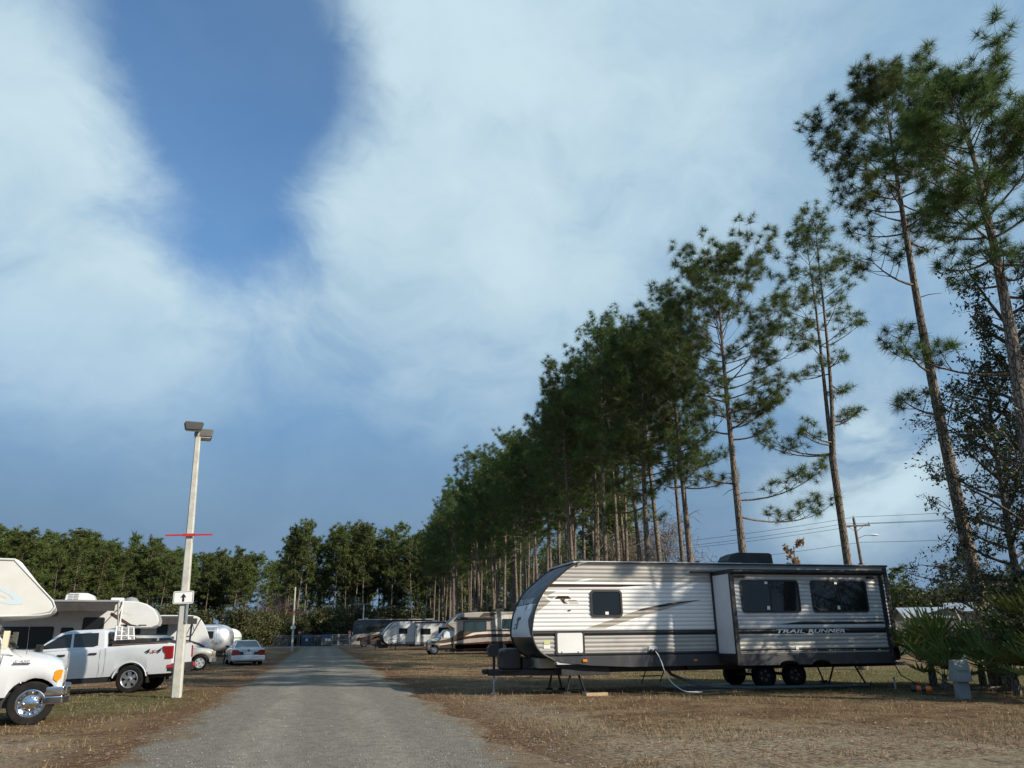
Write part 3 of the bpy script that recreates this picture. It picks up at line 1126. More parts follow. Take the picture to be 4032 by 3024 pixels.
    for x in (11.32, 17.2):
        mb = MB(P)
        mb.lathe([(.001, 3.72), (.075, 3.72), (.075, 3.70), (.05, 3.69), (.05, 3.60)], (x, 21.9, 0), 'z', 12)
        mb.build('vent_pipe', BLACKP, T)
    # window, bay door, small fittings
    window(T, P, 7.48, 8.45, 2.05, 2.80, YN, .11, .055, .035)
    mb = MB(P)
    mb.face([(7.92, 2.12), (8.02, 2.12), (8.02, 2.20), (7.92, 2.20)], YN - .018)
    mb.build('sticker', SIGNW, T)
    window(T, P, 6.40, 7.26, 1.045, 1.685, YN, .07, .05, .028, name='bay_door', glass=SIDING)
    mb = MB(P)
    mb.prism(rrect(6.46, 7.20, 1.10, 1.63, .05), YN - .03, YN - .008)
    for x in (6.58, 7.06):
        mb.box(x - .02, x + .02, YN - .042, YN - .025, 1.105, 1.15, 1)
    mb.build('bay_door_panel', [SIDING, CHROME], T, bevel=.006)
    for x0, x1, z0, z1 in ((7.18, 7.31, .855, .925), (10.56, 10.67, .82, .875)):
        mb = MB(P)
        mb.box(x0, x1, YN - .045, YN - .012, z0, z1)
        mb.build('marker_light', AMBER, T, bevel=.01)
    mb = MB(P)
    mb.face([(6.07, 1.34), (6.25, 1.34), (6.25, 1.44), (6.07, 1.44)], YN - .014, 0)
    mb.face([(6.06, 1.22), (6.25, 1.22), (6.25, 1.33), (6.06, 1.33)], YN - .014, 1)
    mb.build('label_sticker', [pm('yellow_label', (.55, .60, .22), .5), SIGNW], T)
    mb = MB(P)
    mb.box(6.81, 6.88, YN - .03, YN - .006, 2.225, 2.255)
    mb.build('door_catch', BLACKP, T)
    mb = MB(P)
    mb.prism(rrect(9.18, 9.45, 1.12, 1.25, .03), YN - .03, YN - .004, 0)
    for x in (9.25, 9.38):
        mb.lathe([(.05, 0), (.05, -.05), (.03, -.06), (.001, -.06)], (x, YN - .02, 1.125), 'y', 12, 1)
    mb.build('water_inlets', [SIDING, BLACKP], T)
    # slide-out room
    X0, X1, YS = 11.38, 16.42, 20.12
    mb = MB(P)
    mb.box(X0, X1, YS + .015, YN, .98, 3.30)
    sl = mb.build('slide_out', WHITE, T)

    def sband(z):
        if z > 3.03:
            return 1
        if z > 2.90:
            return 4
        if z > 1.69:
            return 0
        if z > 1.545:
            return 2
        if z > 1.14:
            return 1
        return 2 if z > 1.06 else (1 if z > 1.02 else 3)
    mb = MB(P)
    rib_wall(mb, YS, .98, 3.28, lambda z: X0 + .10, lambda z: X1 - .10, sband, (3.03, 2.9, 1.69, 1.545, 1.14, 1.06, 1.02))
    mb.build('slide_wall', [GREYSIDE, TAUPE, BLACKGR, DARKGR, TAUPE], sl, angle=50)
    mb = MB(P)
    rib_decal(mb, [(12.79, 1.80), (13.45, 1.875), (13.60, 1.885), (16.30, 1.865), (16.30, 1.80)], YS, 0)
    rib_decal(mb, [(13.8, 1.94), (14.3, 1.955), (16.30, 1.955), (16.30, 1.93)], YS, 1)
    rib_decal(mb, [(15.55, 1.36), (16.05, 1.50), (16.30, 1.53), (16.02, 1.46)], YS, 2)
    mb.build('slide_graphics', [BLACKGR, DARKGR, SIGNW], sl, smooth=False)
    for wd, xw, ww in (('TRAIL', 12.68, .90), ('RUNNER', 13.70, 1.22)):
        lettering(wd, SIGNW, sl, lambda u, v, xw=xw: Vector((xw + u - P[0], YS - .014 - P[1], 1.568 + v)), .145, ww, .22, 1.0, .003)
    mb = MB(P)
    mb.box(X0 - .03, X0 + .10, YS - .03, YS + .06, .72, 3.30)
    mb.box(X1 - .10, X1 + .05, YS - .03, YS + .06, .72, 3.30)
    mb.box(X0 + .10, X1 - .10, YS - .022, YS + .04, 3.19, 3.30)
    mb.build('slide_trim', BLACKP, sl, bevel=.008, seg=1)
    mb = MB(P)
    mb.box(X0 - .05, X1 + .07, YS - .10, YN - .02, 3.30, 3.335)
    mb.tube([(X0 - .04, YS - .06, 3.27), (X1 + .06, YS - .06, 3.27)], .06, 12)
    mb.box(X0 - .72, X0 - .03, YN - .10, YN - .012, 3.30, 3.35)
    mb.build('slide_awning', BLACKP, sl, bevel=.004, seg=1)
    for x in (X0 + .12, X1 - .52):
        mb = MB(P)
        mb.box(x, x + .33, YS - .05, YS - .015, 3.10, 3.165)
        mb.build('awning_bracket', BLACKM, sl, bevel=.01)
    mb = MB(P)
    mb.box(X0 - .014, X0 - .002, YS + .05, YN - .06, 1.03, 3.22)
    mb.build('slide_end_panel', pm('pale_end_panel', (.62, .63, .64), .35, var=.04, dirt=.12), sl)
    mb = MB(P)
    mb.box(X0 - .06, X0 - .004, YN - .07, YN - .012, .99, 3.33)
    mb.box(X0 - .03, X0 - .006, YS + .04, YN - .07, .985, 1.03)
    mb.box(X0 - .03, X0 - .006, YS + .04, YN - .07, 3.215, 3.29)
    mb.build('slide_seal', BLACKP, sl, bevel=.006, seg=1)
    # slide skirt with the two wheel cut-outs
    sk = [(X0 - .01, .99), (X0 + .02, .72)]
    for cx_ in (12.96, 14.0):
        for k in range(9):
            an = math.pi - math.pi * k / 8
            sk.append((cx_ + .30 * math.cos(an), .715 + .115 * math.sin(an)))
    sk += [(X1 + .02, .70), (X1 + .01, .99)]
    mb = MB(P)
    mb.prism(sk, YS - .018, YS + .03)
    mb.box(X0, X1, YS + .03, YN, .80, .97, 1)
    mb.build('slide_skirt', [DARKGR, BLACKM], sl, bevel=.004, seg=1)
    window(sl, P, 11.66, 13.56, 2.13, 3.04, YS, .10, .045, .03, sills=(12.62,))
    window(sl, P, 13.95, 15.85, 2.13, 3.04, YS, .10, .045, .03, sills=(14.92,))
    for x, z in ((12.50, 2.98), (12.50, 2.26), (14.82, 2.98), (14.82, 2.26), (13.27, 1.17)):
        mb = MB(P)
        mb.face([(x - .045, z - .05), (x + .045, z - .05), (x + .045, z + .05), (x - .045, z + .05)], YS - .022)
        mb.build('sticker', SIGNW, sl)
    # rear corner
    mb = MB(P)
    mb.box(17.42, 17.56, YN - .03, YN + .05, .76, 3.56)
    mb.build('corner_trim', BLACKP, T, bevel=.008, seg=1)
    mb = MB(P)
    mb.box(17.545, 17.60, YN + .05, YF - .05, .8, 3.5)
    mb.box(17.60, 17.72, YN, YF, .58, .68)
    mb.build('rear_wall', [SIDING], T, bevel=.01, seg=1)
    mb = MB(P)
    mb.box(17.58, 17.64, YN + .10, YN + .32, .80, .98)
    mb.build('tail_light', REDL, T, bevel=.01)
    # chassis, tongue, jacks
    mb = MB(P)
    mb.box(6.5, 17.6, 21.55, 21.68, .56, .76)
    mb.box(6.5, 17.6, 23.15, 23.28, .56, .76)
    for x in (8.0, 10.5, 12.2, 15.2, 17.4):
        mb.box(x - .05, x + .05, 21.4, 23.45, .58, .72)
    mb.box(6.5, 17.4, 21.3, 23.5, .72, .80)
    mb.prism([(6.6, .88), (6.6, .50), (8.0, .50), (8.05, .72), (9.8, .78), (9.8, .88)], 21.35, 23.5)
    mb.build('chassis', BLACKM, T, bevel=.01, seg=1)
    mb = MB(P)
    for s in (-1, 1):
        mb.add([(4.75, 22.4 + s * .06, z) for z in (.50, .66)] + [(4.75, 22.4 + s * .14, z) for z in (.50, .66)] + [(7.2, 22.4 + s * .92, z) for z in (.50, .66)] + [(7.2, 22.4 + s * 1.0, z) for z in (.50, .66)],
               [(0, 1, 5, 4), (2, 6, 7, 3), (1, 3, 7, 5), (0, 4, 6, 2), (0, 2, 3, 1), (4, 5, 7, 6)])
    mb.box(4.72, 5.15, 22.22, 22.58, .53, .67)
    mb.prism([(4.55, .60), (4.58, .67), (4.75, .68), (4.80, .55), (4.62, .53)], 22.34, 22.46)
    mb.box(5.0, 6.6, 21.95, 22.85, .62, .66)
    mb.build('tongue', BLACKM, T, bevel=.012, seg=1)
    mb = MB(P)
    mb.prism([(6.0, .70), (6.02, .96), (6.8, .96), (6.8, .70)], 21.5, 23.3)
    mb.build('pass_through_box', pm('beige_underbox', (.30, .27, .21), .6, dirt=.2), T, bevel=.02)
    mb = MB(P)
    mb.prism([(5.10, .66), (5.08, 1.12), (5.16, 1.22), (5.52, 1.24), (5.62, 1.16), (5.62, .66)], 21.98, 22.82)
    mb.build('propane_cover', BLACKP, T, bevel=.07, seg=3)
    mb = MB(P)
    mb.box(5.67, 5.92, 22.05, 22.45, .66, .95)
    mb.box(5.65, 5.94, 22.03, 22.47, .95, .99)
    mb.build('battery_box', BLACKP, T, bevel=.015)
    mb = MB(P)
    mb.tube([(4.91, 22.4, .08), (4.91, 22.4, .62)], .028, 10, 1)
    mb.tube([(4.91, 22.4, .55), (4.91, 22.4, 1.05)], .04, 10, 0)
    mb.prism([(4.74, 1.06), (4.72, 1.24), (4.78, 1.33), (4.96, 1.35), (5.04, 1.28), (5.02, 1.08), (4.95, 1.0), (4.82, 1.0)], 22.30, 22.52, 0)
    mb.lathe([(.09, .0), (.09, .02), (.03, .05), (.03, .1)], (4.91, 22.4, hz(4.91, 22.4)), 'z', 12, 1)
    mb.build('tongue_jack', [BLACKP, GALV], T, bevel=.0)
    mb = MB(P)
    mb.tube([(5.35, 22.2, .60), (5.45, 22.15, .47), (5.7, 22.1, .43), (5.95, 22.1, .47), (6.05, 22.1, .58)], .012, 6)
    mb.tube([(4.85, 22.3, .62), (4.82, 22.25, .45), (4.9, 22.2, .36), (5.0, 22.2, .50), (5.0, 22.25, .6)], .014, 6)
    mb.build('safety_chain', GALV, T)
    for (xa, za, xb, zb_, y) in ((6.93, .66, 6.77, .05, 21.45), (7.08, .66, 7.30, .05, 21.45), (15.38, .62, 15.12, .05, 21.5), (16.10, .62, 16.42, .03, 21.5),
                                 (6.95, .66, 6.8, .05, 23.3), (7.05, .66, 7.2, .05, 23.3), (15.4, .62, 15.2, .05, 23.3), (16.0, .62, 16.2, .05, 23.3)):
        mb = MB(P)
        mb.tube([(xa, y, za), (xb, y, zb_ + .03)], .032, 4)
        mb.box(xb - .10, xb + .10, y - .06, y + .06, hz(xb, y), zb_ + .03)
        mb.build('stabiliser_leg', BLACKM, T)
    for x in (13.0, 14.02):
        wheel(T, P, x, 21.58, .37, .37, .21, 'dark', -1)
        wheel(T, P, x, 23.3, .37, .37, .21, 'dark', 1)
    mb = MB(P)
    for x in (13.0, 14.02):
        mb = MB(P)
        mb.tube([(x, 21.6, .37), (x, 23.3, .37)], .045, 8)
        mb.build('axle', BLACKM, T)
    mb = MB(P)
    for k in range(2):
        mb.box(10.25 - .1 * k, 10.85, 23.75 + .28 * k, 24.0 + .28 * k, .50 - .22 * k, .53 - .22 * k)
    for x in (10.22, 10.86):
        mb.tube([(x, 23.7, .7), (x, 24.3, .1)], .02, 4)
    mb.build('entry_steps', BLACKM, T)
    return T


main_trailer()


def small_trailer_things():
    # wooden block near the front stabiliser
    mb = MB()
    mb.box(-.32, .32, -.07, .07, 0, .085)
    o = mb.build('wood_block', WOOD, bevel=.008, seg=1)
    o.location = (7.47, 20.98, hz(7.47, 20.98) - .01)
    o.rotation_euler = (0, 0, .03)
    tag(o, 'pale wooden plank lying beside the front stabiliser legs of the corrugated trailer', 'wood block')
    mb = MB()
    mb.box(-.28, .28, -.09, .09, 0, .05)
    o = mb.build('leveling_plank', WOOD, bevel=.008, seg=1)
    o.location = (6.5, 22.9, hz(6.5, 22.9) - .005)
    o.rotation_euler = (0, 0, .1)
    tag(o, 'weathered plank in the shade under the nose of the corrugated trailer', 'plank')
    # white fresh-water hose
    pts = [(9.36, 21.12, 1.11), (9.40, 21.0, .98), (9.45, 20.95, .80), (9.52, 20.92, .55), (9.66, 20.9, .32), (9.86, 20.85, .14), (10.06, 20.8, .045), (10.3, 20.75, .03), (10.55, 20.8, .02)]
    pts = [tuple(p) for p in pts]
    sm = []
    for i in range(len(pts) - 1):
        p0, p1, p2, p3 = [Vector(pts[min(max(i + k, 0), len(pts) - 1)]) for k in (-1, 0, 1, 2)]
        for u in (0, .25, .5, .75):
            sm.append(.5 * ((2 * p1) + (-p0 + p2) * u + (2 * p0 - 5 * p1 + 4 * p2 - p3) * u * u + (-p0 + 3 * p1 - 3 * p2 + p3) * u ** 3))
    sm.append(Vector(pts[-1]))
    mb = MB()
    mb.tube(sm, .0125, 8)
    tag(mb.build('water_hose', pm('white_hose', (.78, .78, .74), .4)), 'white water hose hanging from the side of the corrugated trailer to the grass', 'hose')
    mb = MB()
    mb.tube([(10.30, 22.6, .62), (10.34, 22.3, .42), (10.55, 22.0, .30), (10.9, 21.8, .17), (11.4, 21.6, .10), (12.2, 21.35, .07), (13.2, 21.1, .065), (14.6, 21.05, .065), (16.2, 21.1, .065)], .045, 10)
    tag(mb.build('sewer_hose', pm('grey_hose', (.17, .18, .18), .6, var=.1)), 'grey drain hose lying along the wheels of the corrugated trailer', 'hose')
    mb = MB()
    vs = []
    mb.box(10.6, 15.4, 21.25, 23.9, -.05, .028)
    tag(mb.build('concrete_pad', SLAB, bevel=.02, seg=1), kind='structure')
    # orange and black shore-cord adapters on the ground
    T = thing('power_cord_adapter', 'orange and black power cord plug lying on the grass behind the corrugated trailer', 'cord', (15.9, 18.6, .02), R_(-38))
    T.scale = (.72, .72, .72)
    mb = MB()
    mb.lathe([(.001, -.34), (.10, -.34), (.12, -.28), (.12, -.18), (.09, -.16)], (0, 0, .10), 'x', 14, 1)
    mb.build('plug_body', [ORANGE, BLACKP], T)
    mb = MB()
    mb.lathe([(.09, -.16), (.115, -.14), (.125, -.05), (.10, 0), (.08, .01)], (0, 0, .11), 'x', 14)
    mb.build('plug_collar', ORANGE, T)
    mb = MB()
    mb.lathe([(.08, .01), (.085, .12), (.10, .16)], (0, 0, .10), 'x', 14)
    mb.build('plug_sleeve', BLACKP, T)
    mb = MB()
    mb.lathe([(.10, .16), (.12, .18), (.12, .30), (.09, .36), (.03, .37), (.001, .37)], (0, 0, .10), 'x', 14)
    mb.build('plug_cap', ORANGE, T)
    mb = MB()
    mb.tube([(17.35, 21.25, .62), (17.4, 21.1, .30), (17.25, 20.3, .10), (16.9, 19.6, .05), (16.45, 19.05, .09), (16.16, 18.8, .12)], .018, 6)
    mb.tube([(15.65, 18.4, .10), (15.5, 18.1, .03), (15.55, 17.6, .03), (15.6, 17.05, .06), (15.6, 16.95, .42)], .018, 6)
    tag(mb.build('shore_power_cable', BLACKP), 'black power cord running from the trailer to the utility pedestal', 'cord')
    # water spigot hose stub
    mb = MB()
    mb.tube([(16.2, 19.95, hz(16.2, 19.95)), (16.2, 19.95, .33)], .025, 8)
    mb.tube([(16.2, 19.95, .32), (16.12, 19.9, .30)], .018, 8)
    tag(mb.build('water_spigot', GALV), 'short grey water standpipe in the grass behind the corrugated trailer', 'spigot')
    # power pedestal
    T = thing('power_pedestal', 'grey metal power pedestal with sloped hood in front of the palmettos', 'pedestal', (15.6, 16.85, hz(15.6, 16.85)), R_(-12))
    T.scale = (.88, .88, .95)
    mb = MB()
    mb.box(-.16, .16, -.13, .13, -.05, .44)
    mb.build('post', GREENP, T, bevel=.012)
    mb = MB()
    mb.prism([(-.25, .42), (-.17, .95), (.05, .95), (.24, .42)], -.21, .21, plane='yz')
    mb.build('hood', GREENP, T, bevel=.012)
    mb = MB()
    mb.add([(-.19, -.243, .48), (.19, -.243, .48), (.19, -.183, .90), (-.19, -.183, .90)], [(0, 1, 2, 3)])
    mb.add([(-.16, -.255, .70), (.16, -.255, .70), (.16, -.245, .76), (-.16, -.245, .76)], [(0, 1, 2, 3)])
    mb.build('access_door', GREENP, T)


small_trailer_things()

# ------------------------------------------------------------------ trees
def ntube(path, rad, n=6):
    """tube as loose quads (numpy), returns (faces*4, 3)"""
    P = np.asarray(path, float)
    m = len(P)
    T = np.gradient(P, axis=0)
    T /= np.linalg.norm(T, axis=1)[:, None] + 1e-9
    ref = np.array((0, 0, 1.0)) if abs(T[:, 2]).mean() < .8 else np.array((1.0, 0, 0))
    A = np.cross(T, ref)
    A /= np.linalg.norm(A, axis=1)[:, None] + 1e-9
    B = np.cross(A, T)
    an = np.linspace(0, 2 * np.pi, n, endpoint=False)
    ring = P[:, None] + (A[:, None] * np.cos(an)[None, :, None] + B[:, None] * np.sin(an)[None, :, None]) * np.asarray(rad, float)[:, None, None]
    return ring


def wood_mesh(name, tubes, mat, parent=None):
    """tubes: list of ring grids (m, n, 3) -> one mesh with shared vertices"""
    vs, fs, b = [], [], 0
    for g in tubes:
        m, n = g.shape[:2]
        vs.append(g.reshape(-1, 3))
        i, k = np.meshgrid(np.arange(m - 1), np.arange(n), indexing='ij')
        k2 = (k + 1) % n
        f = np.stack([i * n + k, i * n + k2, (i + 1) * n + k2, (i + 1) * n + k], -1).reshape(-1, 4) + b
        fs.append(f)
        b += m * n
    vs, fs = np.concatenate(vs), np.concatenate(fs).astype(np.int32)
    me = bpy.data.meshes.new(name)
    me.vertices.add(len(vs))
    me.vertices.foreach_set('co', vs.astype(np.float32).ravel())
    me.loops.add(len(fs) * 4)
    me.loops.foreach_set('vertex_index', fs.ravel())
    me.polygons.add(len(fs))
    me.polygons.foreach_set('loop_start', np.arange(0, len(fs) * 4, 4, dtype=np.int32))
    me.polygons.foreach_set('loop_total', np.full(len(fs), 4, dtype=np.int32))
    me.polygons.foreach_set('use_smooth', np.ones(len(fs), dtype=bool))
    me.update(calc_edges=True)
    me.materials.append(mat)
    return link(name, me, parent) if parent is not False else me


def frame_to(d):
    d = d / (np.linalg.norm(d) + 1e-9)
    ref = np.array((0, 0, 1.0)) if abs(d[2]) < .9 else np.array((1.0, 0, 0))
    a = np.cross(ref, d)
    a /= np.linalg.norm(a)
    return np.stack([a, np.cross(d, a), d], 1)


def tuft_templates(r, n, w, count=6, spread=1.9):
    out = []
    for _ in range(count):
        th = np.arccos(1 - r.random(n) * (1 - math.cos(spread)))
        ph = r.random(n) * 6.283
        ln = .75 + .4 * r.random(n)
        d = np.stack([np.sin(th) * np.cos(ph), np.sin(th) * np.sin(ph), np.cos(th)], 1)
        base = np.stack([np.zeros(n), np.zeros(n), -.35 * r.random(n)], 1) + d * .03
        side = np.cross(d, r.normal(size=(n, 3)))
        side /= np.linalg.norm(side, axis=1)[:, None] + 1e-9
        tip = base + d * ln[:, None]
        tip[:, 2] -= .12 * np.sin(th)
        out.append(np.stack([base - side * w * .5, base + side * w * .5, tip], 1))
    return out


def bez(p0, p1, p2, m):
    u = np.linspace(0, 1, m)[:, None]
    return (1 - u) ** 2 * p0 + 2 * u * (1 - u) * p1 + u * u * p2


def pine_parts(seed, h, r0, cb, nb, blen, lean=(0, 0), wob=.25, tuft=.34, nn=50, nw=.036, twigs=5, low=(), forks=(), stub=True, tops=.25):
    """trunk/branch tubes and needle triangles of a tall southern pine"""
    r = np.random.default_rng(seed)
    tubes, tufts = [], []
    m = 16
    t = np.linspace(0, 1, m)
    a1, a2 = r.random() * 6.28, r.random() * 6.28
    off = np.stack([lean[0] * t + wob * np.sin(t * 3.6 + a1) - wob * math.sin(a1), lean[1] * t + wob * np.sin(t * 3.1 + a2) - wob * math.sin(a2)], 1)
    path = np.concatenate([off, (t * h - .15)[:, None]], 1)
    rad = r0 * 1.14 * np.maximum(.07, (1 - t * .93)) ** .85
    rad[0] *= 1.25
    tubes.append(ntube(path, rad, 10))

    def at(u):
        return np.array([np.interp(u, t, path[:, k]) for k in range(3)]), np.interp(u, t, rad)
    temp = tuft_templates(r, nn, nw / 1.0)

    def add_tuft(p, d, s=1.0):
        q = temp[r.integers(len(temp))]
        d = d / (np.linalg.norm(d) + 1e-9) + np.array((0, 0, .45)) + r.normal(size=3) * .18
        tufts.append((q.reshape(-1, 3) * (tuft * s * (.8 + .45 * r.random()))) @ frame_to(d).T + p)

    def limb(p, d, L, rr, nt, droop=.0, dense=1.0):
        d = d / np.linalg.norm(d)
        up_ = np.array((0, 0, 1.0))
        mid = p + d * L * .55 - up_ * L * droop
        end = p + d * L * (.95) + up_ * L * (.22 - droop * .2) + r.normal(size=3) * L * .06
        c = bez(p, mid, end, 7)
        tubes.append(ntube(c, np.linspace(rr, rr * .22, 7), 5))
        add_tuft(c[-1], c[-1] - c[-2])
        for j in range(nt):
            u = .30 + .70 * (j + r.random()) / nt
            q = np.array([np.interp(u, np.linspace(0, 1, 7), c[:, k]) for k in range(3)])
            dd = c[-1] - c[0]
            dd /= np.linalg.norm(dd)
            sd = np.cross(dd, up_) * (1 if j % 2 else -1)
            v = dd * .55 + sd * (.55 + .5 * r.random()) + up_ * (.05 + .55 * r.random())
            v /= np.linalg.norm(v)
            l2 = L * (.20 + .24 * r.random()) * (1.25 - u * .55)
            e = q + v * l2 + up_ * l2 * .18
            cc = bez(q, q + v * l2 * .6 - up_ * l2 * .12, e, 4)
            tubes.append(ntube(cc, np.linspace(rr * .32, rr * .13, 4), 4))
            add_tuft(cc[-1], cc[-1] - cc[-2])
            k2 = int(l2 / .38 * dense + r.random())
            for _ in range(k2):
                w = .35 + .6 * r.random()
                b = np.array([np.interp(w, np.linspace(0, 1, 4), cc[:, k]) for k in range(3)])
                v2 = v * .6 + r.normal(size=3) * .55 + up_ * .35
                v2 /= np.linalg.norm(v2)
                e2 = b + v2 * (.16 + .3 * r.random())
                tubes.append(ntube(np.stack([b, (b + e2) / 2 - up_ * .03, e2]), np.array((rr * .15, rr * .12, rr * .09)), 3))
                add_tuft(e2, v2, .92)
    for k in range(nb):
        s = (k + r.random()) / nb
        s = s ** .88
        u = cb + (.985 - cb) * s
        p, rr = at(u)
        az = k * 2.4 + r.normal() * .5
        prof = (.62 + .76 * s) if s < .5 else (1.0 - .50 * ((s - .5) / .5) ** 2.4)
        L = blen * prof * (.62 + .55 * r.random())
        el = (-.06 + 1.05 * s) + r.normal() * .15
        limb(p, np.array((math.cos(az) * math.cos(el), math.sin(az) * math.cos(el), math.sin(el))), L, max(.018, min(rr * .42, .022 + L * .017)), max(2, int(twigs * L / blen + .8)), .10 * (1 - s))
    p, rr = at(.985)
    for k in range(4):
        limb(p, np.array((r.normal() * .5, r.normal() * .5, 1.0)), blen * tops * (.8 + .5 * r.random()), .02, 3, 0)
    for (u, az, L, el, nt) in low:
        p, rr = at(u)
        limb(p, np.array((math.cos(az) * math.cos(el), math.sin(az) * math.cos(el), math.sin(el))), L, .05, nt, .10)
    if stub:
        for _ in range(7):
            u = cb * (.55 + .45 * r.random())
            p, rr = at(u)
            az = r.random() * 6.28
            L = .25 + .9 * r.random()
            e = p + np.array((math.cos(az) * L, math.sin(az) * L, L * (r.random() - .35)))
            tubes.append(ntube(np.stack([p, (p + e) / 2 + np.array((0, 0, .05)), e]), np.array((.022, .016, .008)), 4))
    return tubes, np.concatenate(tufts), at


def pine_model(*a, mat=None, **k):
    tb, tf, _ = pine_parts(*a, **k)
    return wood_mesh('trunk', tb, PINEBARK, False), soup('crown', tf, mat or NEEDLE, False)


def plant_pine(model, x, y, label, group=None, rz=0.0, s=1.0, sx=1.0, name='pine_tree'):
    T = thing(name, label, 'tree', (x, y, hz(x, y) - .03), rz, group)
    T.scale = (s * sx, s * sx, s)
    link('trunk', model[0], T)
    link('crown', model[1], T)
    return T


# --- the large pines on the right, each grown for itself
plant_pine(pine_model(21, 17.5, .23, .60, 44, 2.6, lean=(1.5, .3), wob=.30, tuft=.37, nn=76, nw=.034, twigs=9, tops=.28,
                      low=((.47, 2.6, 2.6, .1, 7), (.5, .4, 3.2, .2, 7))), 16.35, 14.9, 'tallest pine at the edge of the picture, broad dark crown above oak leaves')
plant_pine(pine_model(22, 22.0, .215, .70, 40, 3.0, lean=(.45, .5), wob=.26, tuft=.38, nn=76, nw=.034, twigs=9, tops=.28,
                      low=((.62, 3.4, 2.7, .1, 7), (.47, 3.6, 2.4, .05, 6), (.40, 3.3, 1.9, .1, 5))), 20.3, 20.4, 'leaning pine rising behind the palmettos, crown reaching over the trailer roof')


def forked_pine():
    T = thing('pine_tree', 'slender pine that forks into two stems, thin open crown', 'tree', (23.2, 30.4, hz(23.2, 30.4) - .03))
    tubes, tf = [], []
    b = ntube(np.array(((0, 0, -.1), (.0, 0, 3), (.05, .05, 6.5), (.10, .1, 9.6))), np.array((.24, .19, .175, .17)), 10)
    tubes.append(b)
    for seed, lx, hh, c in ((31, .30, 12.0, .30), (32, 1.65, 13.4, .26)):
        tb, f_, _ = pine_parts(seed, hh, .105, c, 22, 2.2, lean=(lx, .2), wob=.16, tuft=.38, nn=50, nw=.036, twigs=5, stub=False, tops=.45,
                               low=((.08, 3.3, 1.9, .1, 5), (.16, .1, 1.8, .25, 5), (.04, 2.7, 3.0, .05, 6)))
        o = np.array((.10, .1, 9.35))
        tubes += [g + o for g in tb]
        tf.append(f_ + o)
    wood_mesh('trunk', tubes, PINEBARK, T)
    soup('crown', np.concatenate(tf), NEEDLE, T)


forked_pine()
plant_pine(pine_model(24, 18.6, .20, .54, 50, 4.0, lean=(.55, .2), wob=.22, tuft=.39, nn=68, nw=.036, twigs=9, tops=.28,
                      low=((.40, -.1, 4.2, .18, 9), (.36, .15, 4.8, .02, 9), (.44, 2.9, 3.0, .25, 7))), 18.0, 30.6, 'pine behind the trailer with long bent lower limbs on its open side')
plant_pine(pine_model(25, 18.6, .19, .48, 52, 3.4, lean=(.4, .2), wob=.20, tuft=.39, nn=62, nw=.038, twigs=8, tops=.28), 18.4, 36.4, 'full pine just behind the one with long bent lower limbs')
plant_pine(pine_model(26, 17.6, .185, .44, 54, 3.3, lean=(.2, .2), wob=.2, tuft=.39, nn=62, nw=.038, twigs=7, tops=.28), 16.7, 37.6, 'third pine left of the forked one, full crown down to the trailer roof')

MODELS = [pine_model(40 + i, 20.0 + .5 * i, .175, (.54, .60, .50, .57)[i], 50, 3.3, lean=(.2 * (i - 1.5), .15), wob=.2, tuft=.42, nn=34, nw=.058, twigs=6, tops=.28) for i in range(4)]
FAR = [pine_model(60 + i, 18.0, .15, (.42, .5, .30, .56)[i], 40, 2.6, lean=(.25 * (i - 1.5), .1), wob=.25, tuft=.60, nn=13, nw=.15, twigs=4, tops=.28, mat=NEEDLE_FAR) for i in range(4)]

pr = random.Random(5)
ROW = [(15.6, 41.0), (18.9, 40.8), (17.3, 44.0), (15.4, 46.2), (19.6, 45.6), (17.6, 48.6), (16.6, 51.0), (18.9, 52.2), (18.4, 55.6), (20.6, 50.5), (19.4, 56.6), (21.8, 44.2), (22.6, 55.0)]
y = 58.5
while y < 150:
    for bx in ((19.0, 21.4) if y < 92 else (18.8, 21.2, 23.6)):
        ROW.append((bx + pr.uniform(-.7, .7) + (y - 58) * .012, y + pr.uniform(-1.3, 1.3)))
    y += 3.3 if y < 95 else 5.0


def view_x(x, y, z):
    v = Vector((x, y, z - 1.6))
    return 512 + 749.2 * v.dot(rt2) / v.dot(fw)


ORD = 'first second third fourth fifth sixth seventh eighth ninth tenth eleventh twelfth thirteenth fourteenth fifteenth sixteenth seventeenth eighteenth nineteenth twentieth'.split()
LBL = {}
vis = sorted([(view_x(x, y, 5.0), x, y) for x, y in ROW if view_x(x, y, 5.0) > 570], reverse=True)
for k, (_, x, y) in enumerate(vis[:20]):
    LBL[(x, y)] = ORD[k] + ' trunk of the pine row above the trailer roof, counted from the air conditioner side'
for i, (x, y) in enumerate(ROW):
    plant_pine(MODELS[pr.randrange(4)], x, y, LBL.get((x, y), 'straight pine in the long row beside the parked motorhomes'), 'pines in the row behind the right-hand lots', pr.uniform(0, 6.28), pr.uniform(.84, .99) if y < 80 else pr.uniform(.92, 1.08), pr.uniform(.9, 1.08))

